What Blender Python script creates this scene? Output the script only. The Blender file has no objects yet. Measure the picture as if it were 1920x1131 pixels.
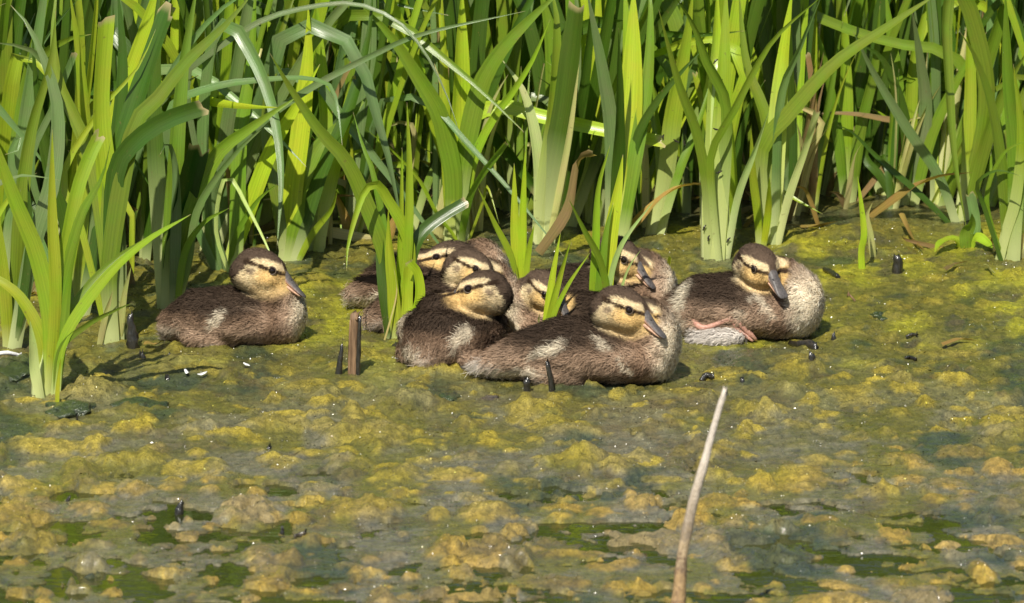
import bpy, bmesh, math, random
import numpy as np
from mathutils import Vector, Matrix

# ------------------------------------------------------------------ camera, sky, sun, exposure
R = math.radians
scene = bpy.context.scene
col = scene.collection
PITCH = R(12.0); DIST = 8.0; PXM = 1500.0; FPX = PXM * DIST
cam_d = bpy.data.cameras.new('camera'); cam = bpy.data.objects.new('camera', cam_d); col.objects.link(cam)
cam_d.sensor_width = 36.0; cam_d.lens = 36.0 * FPX / 1920.0
cam_d.clip_start = 0.1; cam_d.clip_end = 400
CAM = np.array([0.0, -DIST * math.cos(PITCH), DIST * math.sin(PITCH)])
cam.location = CAM; cam.rotation_euler = (R(90) - PITCH, 0, 0)
cam_d.dof.use_dof = True; cam_d.dof.focus_distance = DIST - 0.25; cam_d.dof.aperture_fstop = 16.0
scene.camera = cam

SUN_EL = R(49); SUN_AZ = R(15)             # azimuth measured from straight behind the camera towards its left
sdir = Vector((-math.sin(SUN_AZ) * math.cos(SUN_EL), -math.cos(SUN_AZ) * math.cos(SUN_EL), math.sin(SUN_EL)))
world = bpy.data.worlds.new('World'); scene.world = world; world.use_nodes = True
wn = world.node_tree.nodes; wl = world.node_tree.links
sky = wn.new('ShaderNodeTexSky'); sky.sky_type = 'NISHITA'; sky.sun_disc = False
sky.sun_elevation = SUN_EL; sky.sun_rotation = math.atan2(sdir.x, sdir.y)
wl.new(sky.outputs[0], wn['Background'].inputs[0]); wn['Background'].inputs[1].default_value = 0.058
sun_d = bpy.data.lights.new('sun', 'SUN'); sun_d.energy = 5.0; sun_d.angle = R(0.5); sun_d.color = (1.0, 0.94, 0.84)
sun = bpy.data.objects.new('sun', sun_d); col.objects.link(sun)
sun.rotation_euler = (-sdir).to_track_quat('-Z', 'Y').to_euler(); sun.location = (-3, -6, 8)
scene.view_settings.view_transform = 'Standard'; scene.view_settings.look = 'None'
scene.view_settings.gamma = 1.0; scene.view_settings.exposure = 0.66
scene.cycles.use_denoising = True
scene.cycles.max_bounces = 8; scene.cycles.transparent_max_bounces = 8
scene.cycles.sample_clamp_indirect = 6.0

# ------------------------------------------------------------------ helpers
rng = random.Random(7); nrg = np.random.default_rng(7)
CP, SP = math.cos(PITCH), math.sin(PITCH)

def ray(px, py):                                     # direction through a pixel of the 1920 x 1131 photograph
    a = (px - 960.0) / FPX; b = (565.5 - py) / FPX
    return np.array([a, CP + b * SP, -SP + b * CP])

def ground(px, py, z=0.0):                           # the point of the pond surface under a pixel
    d = ray(px, py); t = (z - CAM[2]) / d[2]
    return CAM + t * d

def at(px, py, Y):                                   # the point at depth Y under a pixel
    d = ray(px, py); t = (Y - CAM[1]) / d[1]
    return CAM + t * d

def hash3(ix, iy, iz, seed):
    h = (ix.astype(np.int64) * 374761393 + iy.astype(np.int64) * 668265263 + iz.astype(np.int64) * 2147483647 + seed * 1274126177) & 0xffffffff
    h = ((h ^ (h >> 13)) * 1274126177) & 0xffffffff
    h = ((h ^ (h >> 16)) * 2246822519) & 0xffffffff
    return ((h ^ (h >> 15)) & 0xffff) / 32767.5 - 1.0

def vnoise(x, y, z, seed=0):
    x = np.asarray(x, float); y = np.asarray(y, float); z = np.asarray(z, float) + np.zeros_like(x)
    ix, iy, iz = np.floor(x), np.floor(y), np.floor(z)
    fx, fy, fz = x - ix, y - iy, z - iz
    fx, fy, fz = [f * f * f * (f * (f * 6 - 15) + 10) for f in (fx, fy, fz)]
    out = 0
    for a in (0, 1):
        for b in (0, 1):
            for c in (0, 1):
                w = (fx if a else 1 - fx) * (fy if b else 1 - fy) * (fz if c else 1 - fz)
                out = out + w * hash3(ix + a, iy + b, iz + c, seed)
    return out

def fbm(x, y, s, octs=4, seed=0, gain=0.5):
    o = 0; a = 1; t = 0
    for k in range(octs):
        c, sn = math.cos(k * 1.3), math.sin(k * 1.3)
        o = o + a * vnoise((x * c - y * sn) / s + 17.3 * k, (x * sn + y * c) / s + 5.1 * k, 0.5 + k, seed + k); t += a
        a *= gain; s *= 0.5
    return o / t

def sst(x, a, b):
    t = np.clip((np.asarray(x, float) - a) / (b - a), 0, 1)
    return t * t * (3 - 2 * t)

def mix(a, b, t):
    t = np.asarray(t)[..., None]
    return a * (1 - t) + b * t

def tag(o, label=None, cat=None, group=None, kind=None):
    if label: o['label'] = label
    if cat: o['category'] = cat
    if group: o['group'] = group
    if kind: o['kind'] = kind
    return o

def empty(name, loc, rz=0.0):
    o = bpy.data.objects.new(name, None); o.location = loc; o.rotation_euler = (0, 0, rz)
    o.empty_display_size = 0.02; col.objects.link(o); return o

def link(name, me, mat=None, parent=None, smooth=True, origin=None):
    """mesh object; world-space vertices are rebased to the parent's (translation only) or the given origin"""
    o = bpy.data.objects.new(name, me); col.objects.link(o)
    if mat: me.materials.append(mat)
    if smooth: me.polygons.foreach_set('use_smooth', [True] * len(me.polygons))
    if parent is not None: o.parent = parent
    if origin is not None: o.location = origin
    return o

def mesh_np(name, V, F, uv=None, colr=None, cname='col'):
    me = bpy.data.meshes.new(name)
    me.from_pydata(np.asarray(V).tolist(), [], F if isinstance(F, list) else F.tolist())
    if uv is not None:
        l = me.uv_layers.new(name='UVMap')
        idx = np.empty(len(me.loops), np.int32); me.loops.foreach_get('vertex_index', idx)
        l.data.foreach_set('uv', np.asarray(uv, np.float32)[idx].ravel())
    if colr is not None:
        a = me.color_attributes.new(cname, 'FLOAT_COLOR', 'POINT')
        c = np.ones((len(V), 4), np.float32); c[:, :3] = colr
        a.data.foreach_set('color', c.ravel())
    me.update()
    return me

def catmull(P, n):
    P = np.asarray(P, float)
    if len(P) == 2: P = np.array([P[0], (P[0] + P[1]) / 2, P[1]])
    Q = np.vstack([2 * P[0] - P[1], P, 2 * P[-1] - P[-2]])
    out = []
    for i in range(1, len(Q) - 2):
        for k in range(12):
            t = k / 12
            a, b, c, d = Q[i - 1], Q[i], Q[i + 1], Q[i + 2]
            out.append(0.5 * (2 * b + (c - a) * t + (2 * a - 5 * b + 4 * c - d) * t * t + (3 * b - a - 3 * c + d) * t ** 3))
    out.append(P[-1]); out = np.array(out)
    s = np.r_[0, np.cumsum(np.linalg.norm(np.diff(out, axis=0), axis=1))]
    u = np.linspace(0, s[-1], n)
    return np.stack([np.interp(u, s, out[:, k]) for k in range(3)], 1)

def nrm(v):
    return v / (np.linalg.norm(v, axis=-1, keepdims=True) + 1e-12)

def tube(P, rad, sides=10, n=None, flat=1.0, face=(0, -1, 0), rough=0.0, seed=0, cap=True):
    """closed tube along a polyline; returns V, F, UV"""
    P = np.asarray(P, float); n = n or max(len(P), 6)
    r = np.interp(np.linspace(0, 1, n), np.linspace(0, 1, len(rad)), rad) if hasattr(rad, '__len__') else np.full(n, rad)
    C = catmull(P, n); T = nrm(np.gradient(C, axis=0)); face = np.asarray(face, float)
    N = nrm(face - (T @ face)[:, None] * T); B = np.cross(T, N)
    g = np.random.default_rng(seed); V = []; UV = []
    for i in range(n):
        for k in range(sides):
            a = 2 * math.pi * k / sides
            q = r[i] * (1 + rough * g.uniform(-1, 1))
            V.append(C[i] + B[i] * math.cos(a) * q + N[i] * math.sin(a) * q * flat); UV.append((k / sides, i / (n - 1)))
    F = [(i * sides + k, i * sides + (k + 1) % sides, (i + 1) * sides + (k + 1) % sides, (i + 1) * sides + k) for i in range(n - 1) for k in range(sides)]
    if cap:
        F.append(tuple(range(sides))[::-1]); F.append(tuple((n - 1) * sides + k for k in range(sides)))
    return np.array(V), F, np.array(UV)

# ------------------------------------------------------------------ materials
class NT:
    def __init__(s, name):
        s.m = bpy.data.materials.new(name); s.m.use_nodes = True
        s.t = s.m.node_tree; s.n = s.t.nodes; s.b = s.n['Principled BSDF']; s.out = s.n['Material Output']
    def add(s, typ, **kw):
        n = s.n.new(typ)
        for k, v in kw.items():
            if k.startswith('i_'): n.inputs[k[2:].replace('_', ' ')].default_value = v
            else: setattr(n, k, v)
        return n
    def ln(s, a, b): s.t.links.new(a, b)
    def ramp(s, fac, stops):
        n = s.add('ShaderNodeValToRGB'); e = n.color_ramp.elements
        while len(e) < len(stops): e.new(0.5)
        for i, (p, c) in enumerate(stops):
            e[i].position = p; e[i].color = tuple(c) + ((1,) if len(c) == 3 else ())
        s.ln(fac, n.inputs[0]); return n.outputs[0]
    def mixc(s, f, a, b, bt='MIX'):
        n = s.add('ShaderNodeMix', data_type='RGBA', blend_type=bt)
        for sock, v in ((n.inputs[0], f), (n.inputs[6], a), (n.inputs[7], b)):
            if hasattr(v, 'is_output'): s.ln(v, sock)
            elif isinstance(v, (int, float)): sock.default_value = v
            else: sock.default_value = tuple(v) + (1,)
        return n.outputs[2]
    def noise(s, scale, vec=None, detail=4, rough=0.5):
        n = s.add('ShaderNodeTexNoise'); n.inputs['Scale'].default_value = scale
        n.inputs['Detail'].default_value = detail; n.inputs['Roughness'].default_value = rough
        if vec is not None: s.ln(vec, n.inputs['Vector'])
        return n.outputs[0]
    def bump(s, h, strength, dist, normal=None):
        n = s.add('ShaderNodeBump'); n.inputs['Strength'].default_value = strength; n.inputs['Distance'].default_value = dist
        s.ln(h, n.inputs['Height'])
        if normal is not None: s.ln(normal, n.inputs['Normal'])
        return n.outputs[0]

def mapping(t, vec, scale):
    m = t.add('ShaderNodeMapping'); m.inputs['Scale'].default_value = scale; t.ln(vec, m.inputs['Vector']); return m.outputs[0]

def leaf_material(name, base_pale=True):
    t = NT(name); b = t.b
    uv = t.add('ShaderNodeTexCoord').outputs['UV']; info = t.add('ShaderNodeObjectInfo')
    sep = t.add('ShaderNodeSeparateXYZ'); t.ln(uv, sep.inputs[0])
    obj = t.add('ShaderNodeTexCoord').outputs['Object']
    veins = t.noise(1.0, mapping(t, uv, (11, 1.2, 1)), 3)
    fine = t.noise(1.0, mapping(t, uv, (34, 2.2, 1)), 2)
    blot = t.noise(38.0, obj, 4)
    c = t.mixc(t.ramp(blot, [(0.3, (0, 0, 0)), (0.75, (1, 1, 1))]), info.outputs['Color'], t.mixc(1.0, info.outputs['Color'], (0.86, 1.12, 0.8), 'MULTIPLY'))
    c = t.mixc(1.0, c, t.ramp(veins, [(0.25, (0.72, 0.76, 0.7)), (0.7, (1.18, 1.14, 1.1))]), 'MULTIPLY')
    c = t.mixc(1.0, c, t.ramp(fine, [(0.3, (0.86, 0.88, 0.85)), (0.7, (1.1, 1.1, 1.1))]), 'MULTIPLY')
    if base_pale:   # leaf bases grow without light and are nearly white; 'Alpha' of the object colour says how far up
        d = t.add('ShaderNodeMath', operation='DIVIDE'); t.ln(sep.outputs[1], d.inputs[0]); t.ln(info.outputs['Alpha'], d.inputs[1])
        c = t.mixc(t.ramp(d.outputs[0], [(0.25, (1, 1, 1)), (1.0, (0, 0, 0))]), c, t.mixc(0.32, (0.60, 0.65, 0.30), info.outputs['Color']))
    tip = t.ramp(sep.outputs[1], [(0.975, (0, 0, 0)), (1.0, (1, 1, 1))])
    c = t.mixc(tip, c, (0.42, 0.34, 0.17))
    spots = t.ramp(t.noise(170.0, obj, 2), [(0.70, (0, 0, 0)), (0.76, (0.5, 0.5, 0.5))])
    c = t.mixc(spots, c, (0.16, 0.12, 0.04))
    t.ln(c, b.inputs['Base Color'])
    b.inputs['Roughness'].default_value = 0.31; b.inputs['Specular IOR Level'].default_value = 0.6
    bm = t.bump(veins, 0.35, 0.0012); bm = t.bump(fine, 0.25, 0.0006, bm)
    t.ln(bm, b.inputs['Normal'])
    tr = t.add('ShaderNodeBsdfTranslucent'); t.ln(t.mixc(1.0, c, (1.25, 1.3, 0.55), 'MULTIPLY'), tr.inputs['Color']); t.ln(bm, tr.inputs['Normal'])
    ms = t.add('ShaderNodeMixShader'); ms.inputs[0].default_value = 0.38
    t.ln(b.outputs[0], ms.inputs[1]); t.ln(tr.outputs[0], ms.inputs[2]); t.ln(ms.outputs[0], t.out.inputs[0])
    return t.m

def simple(name, c1, c2, scale, rough=0.7, bump=0.5, bd=0.002, stretch=(1, 1, 1), spec=0.4, coat=0.0):
    t = NT(name); obj = t.add('ShaderNodeTexCoord').outputs['Object']
    v = mapping(t, obj, stretch)
    n = t.noise(scale, v, 6, 0.6)
    t.ln(t.ramp(n, [(0.3, c1), (0.7, c2)]), t.b.inputs['Base Color'])
    t.b.inputs['Roughness'].default_value = rough; t.b.inputs['Specular IOR Level'].default_value = spec
    t.b.inputs['Coat Weight'].default_value = coat; t.b.inputs['Coat Roughness'].default_value = 0.12
    if bump:
        bm = t.bump(n, bump, bd); t.ln(bm, t.b.inputs['Normal']); t.ln(bm, t.b.inputs['Coat Normal'])
    return t.m

def attr_mat(name, rough=0.6, spec=0.3, scale=300, vary=0.25, bump=0.0, bd=0.001, translucent=0.0, coat=0.0):
    t = NT(name); a = t.add('ShaderNodeAttribute', attribute_name='col')
    obj = t.add('ShaderNodeTexCoord').outputs['Object']; n = t.noise(scale, obj, 4)
    c = t.mixc(1.0, a.outputs['Color'], t.ramp(n, [(0.3, (1 - vary,) * 3), (0.7, (1 + vary,) * 3)]), 'MULTIPLY')
    t.ln(c, t.b.inputs['Base Color']); t.b.inputs['Roughness'].default_value = rough; t.b.inputs['Specular IOR Level'].default_value = spec
    t.b.inputs['Coat Weight'].default_value = coat; t.b.inputs['Coat Roughness'].default_value = 0.15
    if bump: t.ln(t.bump(n, bump, bd), t.b.inputs['Normal'])
    if translucent:
        tr = t.add('ShaderNodeBsdfTranslucent'); t.ln(c, tr.inputs['Color'])
        ms = t.add('ShaderNodeMixShader'); ms.inputs[0].default_value = translucent
        t.ln(t.b.outputs[0], ms.inputs[1]); t.ln(tr.outputs[0], ms.inputs[2]); t.ln(ms.outputs[0], t.out.inputs[0])
    return t.m

M = {}
M['leaf'] = leaf_material('reed_leaf'); M['deadleaf'] = leaf_material('dead_leaf', False)
M['down'] = attr_mat('duckling_down', 0.75, 0.12, 260, 0.12, translucent=0.22)
M['skin'] = attr_mat('duckling_underdown', 0.9, 0.05, 420, 0.25, 0.6, 0.002)
M['bill'] = attr_mat('duck_bill', 0.46, 0.28, 420, 0.35, 0.4, 0.0006)
M['leg'] = simple('leg_skin', (0.26, 0.125, 0.09), (0.50, 0.28, 0.21), 420, 0.45, 0.5, 0.0006)
M['foot'] = simple('belly_down', (0.36, 0.32, 0.28), (0.62, 0.58, 0.52), 900, 0.8, 0.7, 0.001)
M['nostril'] = simple('nostril', (0.01, 0.01, 0.012), (0.02, 0.02, 0.02), 100, 0.5, 0)
t = NT('duck_eye'); t.b.inputs['Base Color'].default_value = (0.008, 0.004, 0.0025, 1); t.b.inputs['Roughness'].default_value = 0.04
M['eye'] = t.m
M['lid'] = simple('eyelid', (0.05, 0.035, 0.022), (0.10, 0.07, 0.045), 900, 0.6, 0.3, 0.0003)
M['blackwood'] = simple('wet_black_wood', (0.006, 0.006, 0.005), (0.028, 0.025, 0.018), 240, 0.28, 0.9, 0.002, (1, 1, 0.35), 0.5, 0.6)
M['brownwood'] = simple('old_brown_stem', (0.055, 0.03, 0.014), (0.22, 0.135, 0.07), 210, 0.65, 0.9, 0.0016, (1, 1, 0.12))
M['palestalk'] = simple('pale_dry_stalk', (0.34, 0.25, 0.16), (0.72, 0.62, 0.48), 90, 0.6, 0.7, 0.0012, (1, 1, 0.15))
t = NT('crooked_dry_stalk'); uvs = t.add('ShaderNodeTexCoord').outputs['UV']; sp = t.add('ShaderNodeSeparateXYZ'); t.ln(uvs, sp.inputs[0])
nn = t.noise(1.0, mapping(t, uvs, (5, 26, 1)), 6, 0.65); nf = t.noise(1.0, mapping(t, uvs, (40, 14, 1)), 3)
sm = t.add('ShaderNodeMath', operation='MULTIPLY_ADD'); t.ln(nn, sm.inputs[0]); sm.inputs[1].default_value = 0.35; t.ln(sp.outputs[1], sm.inputs[2])
cs = t.ramp(sm.outputs[0], [(0.34, (0.14, 0.085, 0.045)), (0.42, (0.40, 0.27, 0.13)), (0.50, (0.15, 0.10, 0.06)), (0.56, (0.42, 0.32, 0.19)), (0.64, (0.24, 0.19, 0.13)), (0.76, (0.44, 0.37, 0.28)), (0.95, (0.56, 0.50, 0.42))])
t.ln(t.mixc(1.0, cs, t.ramp(nf, [(0.3, (0.72, 0.7, 0.68)), (0.7, (1.12, 1.12, 1.12))]), 'MULTIPLY'), t.b.inputs['Base Color']); t.b.inputs['Roughness'].default_value = 0.55
bb = t.bump(nf, 0.5, 0.001); bb = t.bump(nn, 0.8, 0.003, bb); t.ln(bb, t.b.inputs['Normal']); M['crooked'] = t.m
M['feather'] = simple('white_feather', (0.42, 0.42, 0.40), (0.72, 0.72, 0.70), 300, 0.35, 0.4, 0.001)
M['darkalga'] = simple('dark_wet_alga', (0.008, 0.016, 0.006), (0.05, 0.07, 0.018), 170, 0.3, 1.0, 0.004, (1, 1, 1), 0.5, 0.9)
M['litter'] = simple('grey_wet_litter', (0.02, 0.017, 0.013), (0.09, 0.075, 0.055), 140, 0.22, 0.8, 0.002, (1, 1, 1), 0.6, 0.8)
M['fly'] = simple('fly', (0.01, 0.01, 0.008), (0.035, 0.03, 0.02), 900, 0.3, 0)
M['mud'] = simple('bank_mud', (0.018, 0.014, 0.008), (0.075, 0.06, 0.03), 26, 0.8, 1.0, 0.02)

def algae_material():
    t = NT('floating_algae'); b = t.b
    a = t.add('ShaderNodeAttribute', attribute_name='col'); w = t.add('ShaderNodeAttribute', attribute_name='wet')
    obj = t.add('ShaderNodeTexCoord').outputs['Object']
    n1 = t.noise(120, mapping(t, obj, (1, 0.7, 1)), 8, 0.65); n2 = t.noise(520, obj, 4, 0.6); n3 = t.noise(46, mapping(t, obj, (1, 0.6, 1)), 5, 0.6)
    c = t.mixc(1.0, a.outputs['Color'], t.ramp(n1, [(0.28, (0.42, 0.45, 0.42)), (0.72, (1.45, 1.4, 1.3))]), 'MULTIPLY')
    c = t.mixc(1.0, c, t.ramp(n2, [(0.3, (0.66, 0.66, 0.66)), (0.7, (1.3, 1.3, 1.26))]), 'MULTIPLY')
    t.ln(c, b.inputs['Base Color']); b.inputs['Roughness'].default_value = 0.55
    bm = t.bump(n3, 0.7, 0.008); bm = t.bump(n1, 1.0, 0.006, bm); bm2 = t.bump(n2, 0.9, 0.002, bm)
    dry = t.add('ShaderNodeMapRange'); t.ln(w.outputs['Fac'], dry.inputs[0]); dry.inputs[3].default_value = 1.0; dry.inputs[4].default_value = 0.22
    for nd in [q for q in t.n if q.type == 'BUMP']: t.ln(dry.outputs[0], nd.inputs['Strength'])
    t.ln(bm2, b.inputs['Normal'])
    sparkle = t.ramp(t.noise(330, obj, 1), [(0.60, (0, 0, 0)), (0.82, (1, 1, 1))]); wave = t.noise(60, mapping(t, obj, (0.7, 1, 1)), 3); bm3 = t.bump(wave, 0.5, 0.006); bm3 = t.bump(n1, 0.35, 0.003, bm3); bm3 = t.bump(sparkle, 1.0, 0.005, bm3)
    t.ln(bm3, b.inputs['Coat Normal'])
    t.ln(w.outputs['Fac'], b.inputs['Coat Weight']); b.inputs['Coat Roughness'].default_value = 0.06; b.inputs['Coat IOR'].default_value = 1.55
    b.inputs['Specular IOR Level'].default_value = 0.3
    return t.m
M['algae'] = algae_material()

def water_material():
    t = NT('pond_water'); b = t.b
    obj = t.add('ShaderNodeTexCoord').outputs['Object']
    n = t.noise(7, obj, 3); t.ln(t.ramp(n, [(0.3, (0.016, 0.020, 0.003)), (0.7, (0.040, 0.042, 0.008))]), b.inputs['Base Color'])
    b.inputs['Roughness'].default_value = 0.03; b.inputs['IOR'].default_value = 1.33; b.inputs['Specular IOR Level'].default_value = 0.9
    n1 = t.noise(22, mapping(t, obj, (0.5, 1.6, 1)), 3); n2 = t.noise(90, mapping(t, obj, (0.6, 1.4, 1)), 2)
    bm = t.bump(n1, 0.22, 0.006); bm = t.bump(n2, 0.15, 0.0015, bm); t.ln(bm, b.inputs['Normal'])
    return t.m
M['water'] = water_material()

# ------------------------------------------------------------------ setting: water, algae mat, bank
def sheet(name, xs, ys, zf, mat):
    X, Y = np.meshgrid(xs, ys); Z = zf(X, Y); nx = len(xs); ny = len(ys)
    V = np.stack([X, Y, Z], -1).reshape(-1, 3)
    i = np.arange(nx * ny).reshape(ny, nx)
    F = np.stack([i[:-1, :-1], i[:-1, 1:], i[1:, 1:], i[1:, :-1]], -1).reshape(-1, 4)
    me = mesh_np(name, V, F); o = link(name, me, mat); return o

water = sheet('water', np.linspace(-60, 60, 25), np.linspace(-60, 2.2, 25), lambda x, y: 0 * x, M['water'])
tag(water, 'still green brown pond water showing between the floating algae', kind='structure')
bank = sheet('bank', np.r_[np.linspace(-60, -3, 12), np.linspace(-2.5, 2.5, 60), np.linspace(3, 60, 12)], np.r_[np.linspace(1.2, 5, 40), np.linspace(6, 80, 16)],
             lambda x, y: -0.06 + 0.42 * sst(y, 1.5, 3.4) + 0.04 * fbm(x, y, 0.5, 4, 3) * sst(y, 1.2, 1.8), M['mud'])
tag(bank, 'dark muddy bank rising behind the reeds', kind='structure')

def build_algae():
    xs = np.arange(-0.96, 0.9601, 0.0030)
    ys = np.r_[np.arange(-1.95, 0.30, 0.0046), np.arange(0.30, 1.62, 0.013)]
    X, Y = np.meshgrid(xs, ys)
    wx = X + 0.02 * fbm(X, Y, 0.08, 3, 40); wy = Y + 0.03 * fbm(X, Y, 0.08, 3, 50)
    lx = X + 0.010 * fbm(X, Y, 0.030, 3, 140) + 0.006 * fbm(X, Y, 0.011, 2, 150); ly = Y + 0.014 * fbm(X, Y, 0.036, 3, 160) + 0.008 * fbm(X, Y, 0.012, 2, 170)
    big = fbm(wx, wy * 0.8, 0.16, 4, 1); mid = fbm(wx, wy * 0.8, 0.045, 4, 11); fin = fbm(X, Y, 0.014, 3, 21)
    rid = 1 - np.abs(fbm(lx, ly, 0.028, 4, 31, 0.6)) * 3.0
    front = sst(Y, -0.50, -1.30)                               # 0 by the reeds, 1 in the open water
    gap = fbm(lx, ly * 0.9, 0.042, 4, 181, 0.6)
    H = 0.0080 - 0.0066 * front + (big * 0.004 + mid * 0.006) * (1 - 0.85 * front) + fin * (0.0022 - 0.0014 * front) + np.clip(rid, -1, 1) * 0.0024 * (1 - 0.75 * front)
    cut = 0.50 - 0.48 * sst(Y, -0.45, -1.45)
    H = H - 0.009 * sst(gap - cut, -0.02, 0.06) * sst(Y, -0.40, -0.80)
    H += -0.004 * sst(fbm(X, Y, 0.11, 3, 61), 0.1, 0.5) * (1 - front)
    L = np.zeros_like(X); tone = np.zeros_like(X)
    g = np.random.default_rng(5)
    for k in range(3700):
        cy = -1.9 + 2.35 * g.random() ** 0.95; cx = g.uniform(-0.95, 0.95)
        s = g.lognormal(-0.25, 0.55)
        rx = 0.010 * s * g.uniform(0.7, 2.0); ry = 0.014 * s * g.uniform(0.6, 1.6); hh = min(0.0048 * s * g.uniform(0.3, 1.4), 0.012)
        tq = 1.0
        if cy > -0.42: hh *= 0.45; tq = 0.45
        i0, i1 = np.searchsorted(xs, [cx - 2.2 * rx, cx + 2.2 * rx]); j0, j1 = np.searchsorted(ys, [cy - 2.2 * ry, cy + 2.2 * ry])
        if i1 - i0 < 2 or j1 - j0 < 2: continue
        sx = lx[j0:j1, i0:i1]; sy = ly[j0:j1, i0:i1]
        d = ((sx - cx) / rx) ** 2 + ((sy - cy) / ry) ** 2
        d = d * (1 + 0.9 * mid[j0:j1, i0:i1] + 0.8 * fin[j0:j1, i0:i1])
        b = np.clip(1 - d, 0, 1) ** 0.7 * hh
        sub = L[j0:j1, i0:i1]; m = b > sub
        tone[j0:j1, i0:i1] = np.where(m, np.maximum(tone[j0:j1, i0:i1] * 0.4, sst(b / hh, 0.02, 0.7) * g.uniform(0.1, 1.0) * tq), tone[j0:j1, i0:i1])
        L[j0:j1, i0:i1] = np.maximum(sub, b)
    H = H + L * (0.9 + 0.9 * fin + 0.4 * mid + 0.25 * rid)
    # the ducklings, the stems and their weight press the mat nearly level along the row
    ex = sst(np.abs(X), 0.955, 0.90) * sst(Y, -1.94, -1.8)
    H = H * ex - 0.012 * (1 - ex)
    # colours of the plants, with some sky sheen and relief shading painted in
    c_yel = np.array([0.36, 0.285, 0.030]); c_och = np.array([0.33, 0.222, 0.042]); c_lime = np.array([0.215, 0.210, 0.014])
    c_oliv = np.array([0.100, 0.094, 0.016]); c_dark = np.array([0.026, 0.040, 0.020]); c_film = np.array([0.112, 0.106, 0.078]); c_mud = np.array([0.075, 0.06, 0.022])  # grey of the film partly stands in for reflected sky
    back = sst(Y, -0.95, -0.15)
    p1 = fbm(wx, wy * 0.7, 0.20, 4, 71); p2 = fbm(wx, wy * 0.7, 0.07, 4, 81); p3 = fbm(wx, wy * 0.6, 0.10, 4, 91); p4 = fbm(X, Y * 0.7, 0.03, 3, 95)
    C = np.broadcast_to(c_oliv, X.shape + (3,)).copy()
    C = mix(C, c_lime, sst(p2 + 0.4 * p1, -0.05, 0.35) * back)
    C = mix(C, c_film, sst(p2, -0.25, 0.15) * (1 - back) * 0.9)
    C = mix(C, mix(np.broadcast_to(c_och, C.shape), c_yel, sst(p1 + sst(Y, -1.3, -0.6) - 0.4, -0.2, 0.3)), np.clip(tone, 0, 1) * (0.9 - 0.25 * back - 0.15 * front))
    C = mix(C, c_dark, np.maximum(sst(p3, 0.12, 0.30), sst(p4 - 0.3 * p2, 0.16, 0.42) * back) * 0.88 * (1 - 0.5 * np.clip(tone, 0, 1)))
    C = mix(C, c_mud, sst(p4 + 0.6 * p1, 0.15, 0.5) * 0.7); C = mix(C, C * 1.35, sst(fin + 0.5 * rid, 0.2, 0.9)); C = mix(C, C * 0.5, sst(rid, 0.1, -0.9) * 0.7)  # last two mixes paint shading: ridges lightened, hollows darkened
    C = mix(C, c_mud * 0.7, sst(Y, 0.32, 0.75) * 0.8)
    wet = 0.45 + 0.6 * front + 0.3 * sst(p4, 0, 0.4) + 0.35 * sst(p3, 0.2, 0.4); wet = np.clip(wet - 0.6 * tone, 0.15, 1)
    ny, nx = X.shape; i = np.arange(nx * ny).reshape(ny, nx)
    F = np.stack([i[:-1, :-1], i[:-1, 1:], i[1:, 1:], i[1:, :-1]], -1).reshape(-1, 4)
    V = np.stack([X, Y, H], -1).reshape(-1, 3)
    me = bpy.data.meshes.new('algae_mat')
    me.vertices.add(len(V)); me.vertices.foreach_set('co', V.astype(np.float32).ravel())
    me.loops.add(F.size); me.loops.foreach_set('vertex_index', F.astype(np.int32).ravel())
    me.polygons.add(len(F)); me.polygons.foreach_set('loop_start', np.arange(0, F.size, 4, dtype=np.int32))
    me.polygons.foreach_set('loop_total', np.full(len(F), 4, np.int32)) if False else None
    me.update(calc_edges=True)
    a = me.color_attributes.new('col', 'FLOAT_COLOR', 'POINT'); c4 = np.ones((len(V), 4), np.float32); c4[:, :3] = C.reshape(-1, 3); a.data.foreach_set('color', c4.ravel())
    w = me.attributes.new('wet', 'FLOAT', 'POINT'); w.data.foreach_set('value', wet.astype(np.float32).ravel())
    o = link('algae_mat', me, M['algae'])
    tag(o, 'yellow green clumps of floating algae covering the pond', 'algae', kind='stuff')
    return xs, ys, H, C, tone
AX, AY, AH, AC, AT = build_algae()

def surf(x, y):
    j = int(np.clip(np.searchsorted(AY, y), 0, len(AY) - 1)); i = int(np.clip(np.searchsorted(AX, x), 0, len(AX) - 1))
    return max(0.0, float(AH[j, i]))

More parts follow.
